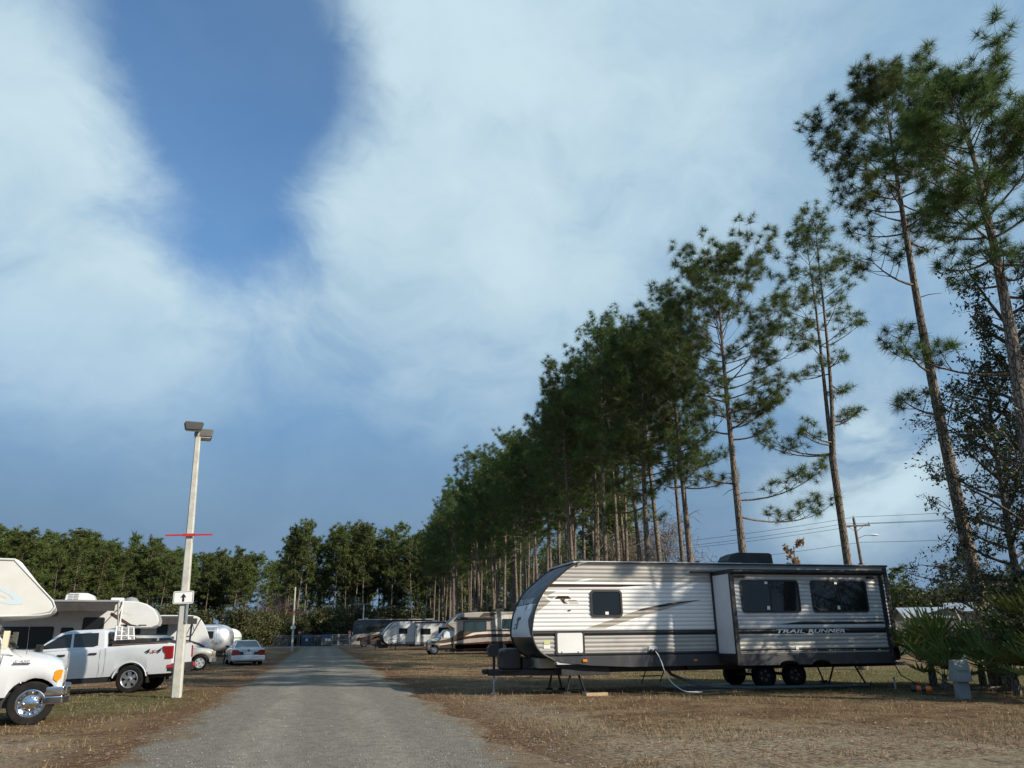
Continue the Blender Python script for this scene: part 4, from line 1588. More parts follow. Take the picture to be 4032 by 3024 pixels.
WOOD_L, WOOD_F = [], []
for k in range(130):                                   # left wood, a band along the back of the lot
    u = pr.random() * 1.25 - .25
    dpt = (k % 4) * 4.5 + pr.uniform(-1.8, 1.8)
    if k > 117:
        u = .82 + .26 * pr.random()
    bx, by = -47 + 36 * u, 108 + 48 * u
    WOOD_L.append((bx - dpt * .78, by + dpt * .62))
for k in range(74):                                    # wood beyond the fence
    u = pr.random()
    WOOD_F.append((-7.5 + 47 * u + pr.uniform(-1, 1), 163 + (k % 4) * 5 + pr.uniform(-2, 2) - 12 * max(0, u - .35)))
for x, y in WOOD_L:
    plant_pine(FAR[pr.randrange(4)], x, y, 'pine in the dense wood along the back of the lot', 'pines of the wood behind the white campers', pr.uniform(0, 6.28), pr.uniform(.73, .94), pr.uniform(1.0, 1.3))
for x, y in WOOD_F:
    plant_pine(FAR[pr.randrange(4)], x, y, 'tall pine in the wood beyond the chain-link fence', 'pines beyond the fence', pr.uniform(0, 6.28), pr.uniform(1.0, 1.32), pr.uniform(.85, 1.1))


def forest_mass(name, label, spots, seed):
    """the rest of the wood, too deep to tell the trees apart"""
    r = np.random.default_rng(seed)
    parts = []
    src_ = []
    for mdl in FAR:
        me = mdl[1]
        a_ = np.empty(len(me.vertices) * 3, dtype=np.float32)
        me.vertices.foreach_get('co', a_)
        a_ = a_.reshape(-1, 3, 3)[::3]
        c = a_.mean(1, keepdims=True)
        src_.append(c + (a_ - c) * np.float32(1.9))
    for x, y in spots:
        a_ = src_[r.integers(4)]
        an = r.random() * 6.28
        k = .78 + .3 * r.random()
        ca, sa = math.cos(an), math.sin(an)
        M_ = np.array(((ca, -sa, 0), (sa, ca, 0), (0, 0, 1))) * k
        tri = a_.reshape(-1, 3) @ M_.T + np.array((x, y, 0))
        parts.append(tri)
        # a leafy lower storey
        m = 260
        p = np.stack([x + r.normal(size=m) * 2.4, y + r.normal(size=m) * 2.4, np.abs(r.normal(size=m)) * 3.6 * k + .2], 1)
        d = r.normal(size=(m, 3, 3)) * .48
        parts.append((p[:, None] + d).reshape(-1, 3))
    tag(soup(name, np.concatenate(parts), NEEDLE_FAR), label, 'forest', kind='stuff')


FL, FF, FR = [], [], []
for k in range(56):
    u = pr.random() * 1.45 - .3
    dpt = 18 + pr.random() * 22
    FL.append((-47 + 36 * u - dpt * .78, 108 + 48 * u + dpt * .62))
for k in range(44):
    FF.append((-14 + 62 * pr.random(), 184 + pr.random() * 26))
for k in range(46):
    fx, fy = 31 + 22 * pr.random() ** 1.3, 66 + 115 * pr.random()
    FR.append((fx, max(fy, fx / .40)))
forest_mass('forest', 'deep pine wood behind the first trees on the left', FL, 1)
forest_mass('forest', 'deep pine wood beyond the fence and the road end', FF, 2)
forest_mass('forest', 'deep wood behind the long pine row', FR, 3)


def leaf_cloud(r, centres, rad, per, size, flat=.7, slim=.42):
    """leaf faces spread through clumps; returns quads"""
    out = []
    for c, s in centres:
        n = per
        p = r.normal(size=(n, 3)) * np.array((1, 1, flat)) * (rad * s * .5) + c
        a = r.normal(size=(n, 3))
        a /= np.linalg.norm(a, axis=1)[:, None]
        b = np.cross(a, r.normal(size=(n, 3)))
        b /= np.linalg.norm(b, axis=1)[:, None] + 1e-9
        l = size * (.6 + .8 * r.random(n))[:, None]
        out.append(np.stack([p - a * l, p + b * l * slim, p + a * l, p - b * l * slim], 1))
    return np.concatenate(out).reshape(-1, 3)


def broadleaf(seed, h, r0, spread, cb, nl, per, size, mat, bark=None, clump=.8, name='oak_tree', lean=(0, 0), slim=.42, along=0.0):
    """spreading tree: trunk, forking limbs, leaf clumps at the twig ends"""
    r = np.random.default_rng(seed)
    tubes, ends, segs = [], [], []
    path = np.array([(lean[0] * u + .2 * math.sin(u * 3 + seed), lean[1] * u + .2 * math.cos(u * 3 + seed) - .2, h * .8 * u - .1) for u in np.linspace(0, 1, 9)])
    tubes.append(ntube(path, np.linspace(r0 * 1.15, r0 * .3, 9), 9))
    for k in range(nl):
        u = cb + (1 - cb) * (k + r.random()) / nl
        p = np.array([np.interp(u, np.linspace(0, 1, 9), path[:, c]) for c in range(3)])
        az = k * 2.4 + r.normal() * .4
        L = spread * (.6 + .5 * r.random()) * (1.05 - .5 * (u - cb) / (1 - cb))
        el = .15 + .6 * (u - cb) / (1 - cb) + r.normal() * .15
        d = np.array((math.cos(az) * math.cos(el), math.sin(az) * math.cos(el), math.sin(el)))
        e = p + d * L + np.array((0, 0, L * .15))
        c = bez(p, p + d * L * .5 + r.normal(size=3) * L * .08, e, 7)
        tubes.append(ntube(c, np.linspace(r0 * .4, r0 * .07, 7), 6))
        for j in range(6):
            w = .3 + .7 * (j + r.random()) / 6
            q = np.array([np.interp(w, np.linspace(0, 1, 7), c[:, i]) for i in range(3)])
            v = d * .6 + r.normal(size=3) * .6
            v /= np.linalg.norm(v)
            l2 = L * (.18 + .25 * r.random())
            e2 = q + v * l2
            tubes.append(ntube(np.stack([q, q + v * l2 * .5 + r.normal(size=3) * .05, e2]), np.array((r0 * .12, r0 * .08, r0 * .03)), 4))
            for _ in range(3):
                e3 = e2 + r.normal(size=3) * l2 * .45
                tubes.append(ntube(np.stack([q + v * l2 * .6, (q + v * l2 * .6 + e3) / 2 + r.normal(size=3) * .06, e3]), np.array((r0 * .06, r0 * .04, r0 * .015)), 3))
                ends.append((e3, .6 + .7 * r.random()))
                segs.append((q + v * l2 * .6, e3))
            ends.append((e2, 1.0))
    wood = wood_mesh('trunk', tubes, bark or OAKBARK, False)
    if along:
        # leaves sit along the last twigs
        A = np.array([s_[0] for s_ in segs])
        B = np.array([s_[1] for s_ in segs])
        u = r.random((len(A), per, 1)) * 1.06
        p = (A[:, None] * (1 - u) + B[:, None] * u).reshape(-1, 3) + r.normal(size=(len(A) * per, 3)) * along
        a = r.normal(size=p.shape)
        a /= np.linalg.norm(a, axis=1)[:, None]
        b = np.cross(a, r.normal(size=p.shape))
        b /= np.linalg.norm(b, axis=1)[:, None] + 1e-9
        l = size * (.6 + .8 * r.random(len(p)))[:, None]
        quads = np.stack([p - a * l, p + b * l * slim, p + a * l, p - b * l * slim], 1).reshape(-1, 3)
    else:
        quads = leaf_cloud(r, ends, clump, per, size, slim=slim)
    leaves = soup('crown', quads, mat, False, k=4)
    return wood, leaves


# --- oak growing round the big pines, and the trees outside the picture that throw the dappled shade
OAK = broadleaf(71, 13.0, .16, 3.4, .12, 40, 24, .058, OAKLEAF, along=.085)


def plant(model, x, y, name, label, cat, group=None, rz=0.0, s=1.0, parts=('trunk', 'crown')):
    T = thing(name, label, cat, (x, y, hz(x, y) - .03), rz, group)
    T.scale = (s, s, s)
    for m_, p_ in zip(model, parts):
        link(p_, m_, T)
    return T


plant(OAK, 18.9, 16.4, 'oak_tree', 'small-leaved oak wrapped round the two big pines at the picture edge', 'tree', rz=.6)
plant(OAK, 19.1, 17.5, 'oak_tree', 'dense small-leaved oak filling the lower right edge', 'tree', rz=3.3, s=.8)
plant_pine(MODELS[0], 27.0, 11.0, 'pine out of view to the right that shades the trailer', None, 1.0, 1.0)
plant_pine(MODELS[1], 34.5, 5.2, 'second pine out of view at the far right', None, 2.0, 1.05)

# --- undergrowth and leafless trees at the edges of the woods
BUSH = [broadleaf(80 + i, 3.4, .05, 1.7, .08, 13, 14, .12, (BUSHLEAF, OAKLEAF, OAKLEAF)[i], clump=.8) for i in range(3)]
BARE = [broadleaf(90 + i, 10.5, .10, 3.0, .3, 20, 9, .42, TWIG, clump=1.5, slim=.035) for i in range(2)]
bl = ['round green bush at the foot of the pine row', 'dark bush at the foot of the wood', 'bush growing along the chain-link fence']
for k in range(44):
    u = k / 43
    x, y = -7 + 48 * u + pr.uniform(-1, 1), 155 + pr.uniform(0, 8) - 8 * max(0, u - .5)
    plant(BUSH[pr.randrange(3)], x, y, 'bush', 'dark leafy bush growing between the fence and the wood beyond it', 'bush', 'bushes beyond the fence', pr.uniform(0, 6), pr.uniform(.9, 2.1))
for k in range(46):
    u = k / 45
    x, y = -46 + 37 * u + pr.uniform(-2, 2), 106 + 47 * u + pr.uniform(-2, 3)
    plant(BUSH[pr.randrange(3)], x, y, 'bush', 'bush along the foot of the wood behind the white campers', 'bush', 'bushes along the back wood', pr.uniform(0, 6), pr.uniform(.8, 1.9))
for k in range(40):
    x, y = 26.0 + pr.uniform(-1.0, 3.5), 64 + k * 2.2
    plant(BUSH[pr.randrange(3)], x, y, 'bush', 'bush in the shade behind the long row of pines', 'bush', 'bushes behind the pine row', pr.uniform(0, 6), pr.uniform(.9, 2.0))
for k, (x, y) in enumerate([(-9, 164), (-6.0, 166), (-11, 168), (-8, 172), (26, 64), (25, 70), (25, 78), (25, 58), (27, 88), (28, 98), (24, 52)]):
    plant(BARE[k % 2], x, y, 'bare_tree', 'leafless grey-brown tree at the edge of the pines', 'tree', 'leafless trees at the wood edges', pr.uniform(0, 6), pr.uniform(.7, 1.1))

# --- sapling with rusty leaves above the trailer roof
SAP = broadleaf(101, 7.2, .05, .8, .6, 8, 4, .10, DRYLEAF, along=.05)
plant(SAP, 20.6, 31.2, 'sapling', 'thin sapling with rusty brown leaves showing above the trailer roof', 'sapling', rz=1.0, s=.95)

# --- distant trees on the right, behind the low buildings
FAROAK = [broadleaf(110 + i, 11.0, .3, 5.0, .2, 16, 16, .34, (OAKLEAF, BUSHLEAF)[i], clump=2.2) for i in range(2)]
for k in range(30):
    u = k / 29
    a = R_(34 + 22 * u)
    D = 150 + (k % 3) * 9 + pr.uniform(-3, 3)
    plant(FAROAK[pr.randrange(2)], D * math.sin(a), D * math.cos(a), 'oak_tree', 'distant tree behind the low metal-roofed buildings', 'tree', 'distant trees on the right horizon', pr.uniform(0, 6), pr.uniform(.62, .98))
for k in range(6):
    a = R_((37.5, 40.5, 43.3, 44.5, 46.5, 50)[k])
    D = 140 + pr.uniform(-3, 3)
    plant_pine(FAR[k % 4], D * math.sin(a), D * math.cos(a), 'distant pine standing above the trees behind the metal roofs', 'distant pines on the right horizon', pr.uniform(0, 6), pr.uniform(.58, .72), 1.3)


# --- palmettos
def frond_mesh(seed, L=.95, n=15):
    r = random.Random(seed)
    mb = MB()
    pl_ = .75
    # petiole
    mb.tube([(0, 0, 0), (0, .03, pl_ * .5), (0, .10, pl_)], [.014, .011, .008], 4)
    base = Vector((0, .10, pl_))
    for k in range(n):
        an = (k / (n - 1) - .5) * R_(235)
        ll = L * (1 - .28 * abs(an / 2.05)) * r.uniform(.86, 1.06)
        d = Vector((math.sin(an), .18 + .12 * abs(math.sin(an)), math.cos(an))).normalized()
        s = Vector((math.cos(an), 0, -math.sin(an)))
        w = .052
        fold = Vector((0, .022, 0))
        droop = Vector((0, .14, -.10)) * r.uniform(.2, 1.1)
        p1 = base + d * ll * .45
        p2 = base + d * ll + droop * ll
        mb.add([base, p1 - s * w, p1 + fold, p1 + s * w, p2], [(0, 1, 2), (0, 2, 3), (1, 4, 2), (2, 4, 3)])
    o = mb.build('frond', FROND, smooth=False)
    me = o.data
    bpy.data.objects.remove(o)
    return me


FRONDS = [frond_mesh(200 + i) for i in range(4)]


def palmetto(x, y, label, nf=18, s=1.0, trunk=.35, seed=0, lean=(0, 0)):
    r = random.Random(300 + seed)
    T = thing('palmetto', label, 'palmetto', (x, y, hz(x, y) - .02), 0, 'palmettos behind the power pedestal')
    T.scale = (s, s, s)
    mb = MB()
    mb.tube([(0, 0, -.05), (.03, .02, trunk * .6), (.02, 0, trunk + .1)], [.11, .10, .06], 7)
    mb.build('trunk', OAKBARK, T)
    nf = int(nf * .8)
    for k in range(nf):
        f_ = link('frond', FRONDS[r.randrange(4)], T)
        az = k * 2.4 + r.uniform(-.3, .3)
        tilt = R_(8 + 82 * ((k + .5) / nf) ** .8) + r.uniform(-.1, .1)
        f_.location = (.04 * math.cos(az), .04 * math.sin(az), trunk + r.uniform(-.1, .1))
        f_.rotation_euler = Matrix.Rotation(az - math.pi / 2, 3, 'Z').to_4x4().to_3x3().to_euler() if False else (Matrix.Rotation(az + math.pi / 2, 3, 'Z') @ Matrix.Rotation(tilt, 3, 'X')).to_euler()
        k_ = r.uniform(.8, 1.15)
        f_.scale = (k_, k_, k_)
    return T


PALMS = [(18.35, 20.9, 'sunlit palmetto right behind the rear corner of the trailer', 20, 1.15, .55), (19.5, 20.2, 'palmetto between the sunlit one and the leaning pine', 16, 1.05, .5),
         (20.4, 19.0, 'tall palmetto at the foot of the leaning pine', 18, 1.3, .75), (18.6, 18.3, 'dark palmetto behind the power pedestal', 18, 1.15, .5), (17.4, 17.0, 'palmetto just right of the power pedestal', 16, 1.0, .45),
         (18.9, 16.8, 'tall palmetto on the right skyline with bright tips', 20, 1.4, .85), (16.7, 15.1, 'low palmetto with drooping fronds at the picture edge', 14, .95, .35), (17.9, 15.6, 'palmetto behind the low drooping one', 18, 1.25, .6),
         (21.6, 17.6, 'palmetto deep in the shade at the back of the clump', 18, 1.35, .8), (17.6, 19.6, 'shaded palmetto left of the power pedestal', 14, .9, .35)]
for i, (x, y, lb, nf, s, tr) in enumerate(PALMS):
    palmetto(x, y, lb, nf, s, tr, i)
mb = MB()
mb.tube([(16.9, 18.4, .06), (17.5, 18.2, .10), (18.2, 18.1, .13)], [.03, .035, .02], 6)
tag(mb.build('fallen_branch', OAKBARK), 'fallen branch lying under the palmettos', 'branch')

# ------------------------------------------------------------------ vehicles
def frustum(mb, z0, a0, z1, a1, w0, w1, mi=0):
    """cab top: rectangle a0 x w0 at z0 narrowing to a1 x w1 at z1"""
    r0 = [(a0[0], -w0, z0), (a0[1], -w0, z0), (a0[1], w0, z0), (a0[0], w0, z0)]
    r1 = [(a1[0], -w1, z1), (a1[1], -w1, z1), (a1[1], w1, z1), (a1[0], w1, z1)]
    mb.loft([r0, r1], mi)


def side_panes(mb, polys, z0, w0, z1, w1, side=-1, out=.006, mi=0):
    for poly in polys:
        q = [(x, side * (w0 + (w1 - w0) * (z - z0) / (z1 - z0) + out), z) for x, z in poly]
        mb.add(q, [list(range(len(q)))], mi)


def stations(xs, zbf, zsf, zcf, wf, insf=lambda x: .05):
    return [(x, zbf(x), zsf(x), zcf(x), wf(x), insf(x)) for x in xs]


def lerp_tab(tab):
    xs, vs = zip(*tab)
    return lambda x: float(np.interp(x, xs, vs))


def arch(zb, cs, r, zc):
    def f_(x):
        z = zb
        for c in cs:
            d = abs(x - c)
            if d < r:
                z = max(z, zc + math.sqrt(r * r - d * d))
        return z
    return f_


def arch_xs(x0, x1, cs, r, extra=(), step=.25):
    xs = set(np.round(np.arange(x0, x1 + 1e-6, step), 3)) | {x1} | set(extra)
    for c in cs:
        for k in range(13):
            xs.add(round(c + r * math.cos(math.pi * k / 12), 4))
        xs.add(round(c - r - .004, 4))
        xs.add(round(c + r + .004, 4))
    return sorted(x for x in xs if x0 - 1e-6 <= x <= x1 + 1e-6)


def van_cab(T, yc, x0, d, paint, glass, rims='chrome', wheel_r=.41, cover=None, lower=None, hw=1.0):
    """nose and cab of a cutaway van, front wheel at x0, facing d along X; T sits at the origin"""
    def M(mb):
        mb.v = [(x0 + d * v[0], yc + v[1], v[2]) for v in mb.v]
        return mb
    zb = arch(.52, (0.0,), .47, .40)
    xs = arch_xs(-2.1, .50, (0.0,), .47, (.30, .42, .47, .50, -.45, -.6))
    zs = lerp_tab([(-2.1, 1.34), (-.6, 1.32), (-.35, 1.24), (.2, 1.12), (.42, 1.06), (.5, .98)])
    zc = lerp_tab([(-2.1, 1.40), (-.6, 1.42), (-.35, 1.40), (.2, 1.30), (.42, 1.20), (.5, 1.10)])
    w = lerp_tab([(-2.1, hw), (.25, hw * .985), (.42, hw * .95), (.5, hw * .90)])
    mb = MB()
    body_shell(mb, stations(xs, zb, zs, zc, w, lambda x: .09))
    b = M(mb).build('cab', paint, T, angle=40)
    mb = MB()
    frustum(mb, 1.30, (-2.1, -.42), 2.12, (-2.1, -1.12), hw * .95, hw * .80)
    M(mb).build('cab_top', paint, b, bevel=.05, seg=3)
    gw = cover or glass
    for s in (-1, 1):
        mb = MB()
        side_panes(mb, [[(-.72, 1.42), (-1.16, 1.98), (-1.85, 1.98), (-1.85, 1.42)]], 1.30, hw * .95, 2.12, hw * .80, s)
        M(mb).build('side_window', gw, b)
    mb = MB()
    yy = hw * .84
    mb.add([(-.50, -yy, 1.42), (-.50, yy, 1.42), (-1.05, yy * .9, 2.05), (-1.05, -yy * .9, 2.05)], [(0, 1, 2, 3)])
    mb.v = [(v[0] + .035, v[1], v[2] + .02) for v in mb.v]
    M(mb).build('windshield', gw, b)
    # grille, lamps, bumper
    mb = MB()
    mb.box(.495, .525, -.52, .52, .66, 1.00)
    for k in range(4):
        mb.box(.52, .535, -.5, .5, .70 + k * .075, .735 + k * .075, 1)
    M(mb).build('grille', [BLACKP, CHROME], b, bevel=.01)
    for s in (-1, 1):
        mb = MB()
        q = [(.455, .935, .78), (.455, .935, 1.02), (.50, .90, 1.02), (.545, .56, 1.0), (.545, .56, .76), (.51, .90, .75)]
        q = [(a, s * bb * hw, c) for a, bb, c in q]
        q2 = [(a - .09, y_ * .97, c) for a, y_, c in q]
        mb.add(q + q2, [(0, 1, 2, 5), (2, 3, 4, 5), (1, 7, 8, 2), (2, 8, 9, 3), (0, 5, 11, 6), (5, 4, 10, 11), (0, 6, 7, 1), (3, 9, 10, 4), (6, 11, 8, 7), (8, 11, 10, 9)], 0)
        M(mb).build('headlight', CLEARL, b, bevel=.01)
        mb = MB()
        q = [(.33, .982, .84), (.33, .982, 1.0), (.41, .968, 1.02), (.475, .93, 1.01), (.465, .935, .86), (.40, .965, .78)]
        mb.add([(a, s * bb * hw, c) for a, bb, c in q] + [(a, s * (bb - .05) * hw, c) for a, bb, c in q], [list(range(6)), [11, 10, 9, 8, 7, 6]] + [(k, (k + 1) % 6, (k + 1) % 6 + 6, k + 6) for k in range(6)])
        M(mb).build('turn_signal', AMBER, b)
    mb = MB()
    pts = [(-1.02, .34), (-.98, .55), (-.6, .66), (.6, .66), (.98, .55), (1.02, .34)]
    outer = [(xx, yy_) for yy_, xx in pts]
    for z0, z1, mi in ((.52, .70, 0), (.36, .52, 1)):
        poly = [(p[0], p[1] * hw) for p in outer]
        inner = [(p[0] - .16, p[1] * hw * .96) for p in outer]
        mb.prism(poly + inner[::-1], z0, z1, mi, plane='xy')
    M(mb).build('bumper', [CHROME, BLACKP], b, bevel=.025)
    mb = MB()
    mb.box(-1.9, .42, -.86, .86, .32, .60)
    M(mb).build('undercarriage', BLACKM, b)
    for s in (-1, 1):
        wheel(T, (0, 0, 0), x0, yc + s * (hw - .13), wheel_r - .015, wheel_r, .25, rims, s)
    return b


def rv_mirror(T, x, y, z, d, mat, side=-1):
    mb = MB()
    mb.box(x - .05, x + .05, y + side * .10, y + side * .34, z - .17, z + .17)
    for dz in (-.09, .09):
        mb.tube([(x - d * .12, y + side * -.02, z + dz), (x, y + side * .16, z + dz)], .014, 6, 1)
    return mb.build('mirror', [mat, BLACKP], T, bevel=.035, seg=3)


def roof_ac(T, x0, x1, yc, z, h=.32, mat=None, d=1):
    mb = MB()
    L = x1 - x0
    p = [(0, 0), (.02, h * .75), (.12 * L, h), (.72 * L, h), (.93 * L, h * .7), (L, h * .15), (L, 0)]
    p = [((x0 + a) if d > 0 else (x1 - a), z + b) for a, b in p]
    mb.prism(p, yc - .36, yc + .36)
    o = mb.build('air_conditioner', mat or WHITE, T, bevel=.05, seg=3)
    mb = MB()
    xa = x0 + .10 * L if d > 0 else x1 - .46 * L
    for r_ in range(3):
        for c_ in range(2):
            mb.box(xa + c_ * .18 * L, xa + c_ * .18 * L + .16 * L, yc - .368, yc - .355, z + .05 + r_ * h * .28, z + .05 + r_ * h * .28 + h * .2)
    mb.build('grille', GREYP, o)
    return o


def place(T, x, y, turn=0.0, pivot=None):
    """parts were drawn in world coordinates: move the root to the base, shift the parts back, turn about a pivot"""
    T.location = (x, y, 0)
    if turn:
        pv = Vector((*pivot, 0))
        T.location = pv + Matrix.Rotation(turn, 3, 'Z') @ (Vector((x, y, 0)) - pv)
        T.rotation_euler = (0, 0, turn)
    for ch in T.children:
        ch.location = (ch.location.x - x, ch.location.y - y, ch.location.z)


# --- white motorhome at the left edge, van nose towards the road
def motorhome_edge():
    T = thing('motorhome', 'white motorhome with cab-over bunk and chrome wheel at the left picture edge', 'motorhome')
    yc = 18.95
    van_cab(T, yc, -5.5, 1, WHITEPAINT, GLASS)
    YN, YF = 17.72, 20.16
    mb = MB()
    p = [(-13.2, .50), (-7.55, .50), (-7.5, 2.0), (-6.3, 2.0), (-5.58, 2.08), (-5.44, 2.12), (-5.36, 2.22), (-5.42, 2.34), (-6.08, 3.10), (-6.18, 3.17), (-13.2, 3.20)]
    mb.prism(p, YN, YF)
    body = mb.build('body', WHITE2, T, bevel=.05, seg=3, angle=25)
    mb = MB()
    mb.tube([(-13.1, YN - .01, 3.17), (-6.2, YN - .01, 3.15)], .022, 6)
    mb.tube([(-6.2, YN - .004, 3.13), (-5.42, YN - .004, 2.36), (-5.36, YN - .004, 2.24), (-5.42, YN - .004, 2.11), (-5.6, YN - .004, 2.07), (-7.4, YN - .004, 2.01)], .016, 6)
    mb.build('corner_moulding', WHITE, T)
    mb = MB()
    mb.face([(-6.9, 2.78), (-6.55, 2.70), (-6.1, 2.50), (-5.92, 2.36), (-5.94, 2.28), (-6.15, 2.27), (-6.35, 2.32), (-6.10, 2.36), (-6.16, 2.44), (-6.5, 2.62), (-6.9, 2.72)], YN - .004, 0)
    mb.face([(-6.9, 2.66), (-6.5, 2.56), (-6.25, 2.44), (-6.22, 2.38), (-6.5, 2.50), (-6.9, 2.60)], YN - .004, 1)
    mb.build('swoosh_graphic', [PALEBLUE, LGREYP], T, smooth=False)
    mb = MB()
    mb.box(-13.0, -7.6, YN - .006, YN - .001, .50, .72)
    mb.build('tan_stripe', pm('tan_stripe', (.50, .44, .33), .4), T)
    rv_mirror(T, -6.10, yc - 1.0, 1.60, 1, IVORY)
    rv_mirror(T, -6.10, yc + 1.0, 1.60, 1, IVORY, 1)
    mb = MB()
    mb.tube([(-5.72, yc - .93, 1.32), (-5.76, yc - .95, 1.90)], [.006, .003], 5)
    mb.build('antenna', CHROME, T)
    mb = MB()
    mb.face([(-5.92, 1.135), (-5.62, 1.135), (-5.62, 1.165), (-5.92, 1.165)], yc - 1.012)
    bd = mb.build('badge', CHROME, T)
    lettering('E-450', CHROME, bd, lambda u, v: Vector((-5.90 + u, yc - 1.014, 1.172 + v)), .055, .26, .15, 1.0, .001)
    mb = MB()
    for x, z0, z1 in ((-6.15, .58, 1.33),):
        mb.tube([(x + .04, yc - 1.0, z1), (x, yc - 1.004, 1.0), (x - .03, yc - .998, .75), (x - .12, yc - .985, z0)], .006, 4)
    mb.build('door_seam', BLACKP, T)
    window(T, (0, 0, 0), -10.3, -9.2, 1.7, 2.4, YN, .08, .05)
    place(T, -9.0, yc, R_(15), (-5.5, 17.95))


# --- white pickup
def pickup():
    T = thing('pickup_truck', 'white crew-cab pickup truck with off-road decal and grille rack behind the cab', 'pickup truck', (-5.47, 27.97, 0), rot=(R_(0), R_(-2.6), R_(-9)))
    cs, r = (0.0, -3.68), .50
    xs = arch_xs(-4.62, 1.22, cs, r, (1.18, 1.1, -.775, -.785, -4.55, -4.45, -2.95, -3.05), .3)
    zb = arch(.52, cs, r, .40)
    zs = lerp_tab([(-4.62, .95), (-4.5, 1.08), (-4.2, 1.17), (-3.1, 1.26), (-2.9, 1.33), (-.785, 1.38), (-.775, 1.40), (1.1, 1.42), (1.22, 1.40)])
    zc = lerp_tab([(-4.62, 1.0), (-4.5, 1.16), (-4.2, 1.27), (-3.1, 1.36), (-2.9, 1.40), (-.785, 1.42), (-.775, 1.36), (1.1, 1.37), (1.22, 1.36)])
    w = lerp_tab([(-4.62, .86), (-4.5, .95), (-4.2, .99), (-3.7, 1.015), (-2.9, 1.0), (-.5, 1.0), (0, 1.015), (.7, 1.0), (1.22, .985)])
    mb = MB()
    body_shell(mb, stations(xs, zb, zs, zc, w, lambda x: .045))
    b = mb.build('body', WHITEPAINT, T, angle=40)
    for cx_ in cs:
        for s in (-1, 1):
            mb = MB()
            mb.tube([(cx_ + (r + .01) * math.cos(a), s * 1.008, .40 + (r + .01) * math.sin(a)) for a in np.linspace(.15, math.pi - .15, 15)], .022, 6)
            mb.build('wheel_arch_lip', WHITEPAINT, b)
    mb = MB()
    frustum(mb, 1.34, (-3.06, -.80), 1.90, (-2.28, -.92), .95, .78)
    frustum(mb, 1.895, (-2.26, -.94), 1.955, (-2.05, -1.05), .775, .66)
    cabo = mb.build('cab', WHITEPAINT, T, bevel=.05, seg=3, angle=28)
    for s in (-1, 1):
        for nm, poly in (('rear_window', [(-1.06, 1.46), (-1.12, 1.84), (-1.86, 1.85), (-1.80, 1.44), (-1.2, 1.42)]), ('front_window', [(-1.88, 1.44), (-1.93, 1.85), (-2.20, 1.83), (-2.86, 1.43)])):
            mb = MB()
            side_panes(mb, [poly], 1.34, .95, 1.90, .78, s, .004)
            mb.build(nm, GLASS, cabo, smooth=False)
    mb = MB()
    mb.add([(-3.03, -.84, 1.39), (-3.03, .84, 1.39), (-2.30, .70, 1.87), (-2.30, -.70, 1.87)], [(0, 1, 2, 3)])
    mb.v = [(v[0] - .012, v[1], v[2] + .01) for v in mb.v]
    mb.build('windshield', GLASS, cabo)
    mb = MB()
    mb.add([(-.79, -.78, 1.45), (-.79, .78, 1.45), (-.895, .66, 1.82), (-.895, -.66, 1.82)], [(3, 2, 1, 0)])
    mb.build('back_window', GLASS, cabo)
    for s in (-1, 1):
        for x in (-1.16, -2.10):
            mb = MB()
            mb.box(x - .12, x + .12, s * 1.0 - .025, s * 1.0 + .025, 1.19, 1.245)
            mb.build('door_handle', BLACKP, T, bevel=.015)
        mb = MB()
        for pts in ([(-.93, 1.33), (-.95, 1.0), (-.92, .55)], [(-1.86, 1.38), (-1.88, 1.0), (-1.88, .54)], [(-2.95, 1.3), (-2.92, .95), (-2.95, .54)], [(-.78, 1.38), (-.78, .54)]):
            mb.tube([(x, s * .999, z) for x, z in pts], .003, 4)
        mb.build('door_seam', BLACKP, T)
    for s in (-1, 1):
        mb = MB()
        mb.prism([(-2.78, 1.36), (-2.62, 1.36), (-2.60, 1.56), (-2.76, 1.58)], s * 1.06, s * 1.24)
        mb.tube([(-2.72, s * .96, 1.38), (-2.70, s * 1.10, 1.42)], .03, 6)
        mb.build('mirror', BLACKP, T, bevel=.03)
    # tail
    for s in (-1, 1):
        mb = MB()
        q = [(.93, 1.30), (.96, 1.18), (1.03, 1.10), (1.03, .95), (1.235, .95), (1.235, 1.32), (.95, 1.33)]
        mb.prism(q, s * 1.003 - .02 if s > 0 else -1.012, 1.012 if s > 0 else -.983)
        mb.box(1.215, 1.245, s * .90 if s > 0 else -1.0, 1.0 if s > 0 else -.90, .95, 1.32)
        mb.build('tail_light', REDL, T, bevel=.01)
    mb = MB()
    mb.box(1.205, 1.24, -.83, .83, .66, 1.38)
    mb.build('tailgate', WHITEPAINT, T, bevel=.02)
    mb = MB()
    mb.box(1.10, 1.36, -.98, .98, .58, .80)
    mb.build('rear_bumper', BLACKP, T, bevel=.03)
    mb = MB()
    mb.box(1.345, 1.372, -.96, -.70, .68, .77)
    mb.box(1.345, 1.372, .70, .96, .68, .77)
    mb.box(1.10, 1.30, -.992, -.978, .68, .77)
    mb.build('reflector_tape', REDP, T)
    mb = MB()
    mb.box(-3.0, -.62, -.93, .93, .36, .56)
    mb.box(-4.4, 1.2, -.6, .6, .40, .62)
    mb.build('underbody', BLACKM, T)
    mb = MB()
    mb.box(.50, .53, -1.0, -.74, .28, .60)
    mb.box(.50, .53, .74, 1.0, .28, .60)
    mb.build('mud_flap', RUBBER, T)
    for cx_ in cs:
        for s in (-1, 1):
            wheel(T, (0, 0, 0), cx_, s * .87, .41, .41, .28, 'six', s)
    # decal, bed rail, toolbox, headache rack
    mb = MB()
    y_ = -1.019
    dec = mb.face([(.42, 1.155), (.52, 1.21), (.90, 1.235), (.90, 1.18), (.75, 1.165)], y_ + .001).build('decal', LGREYP, T)
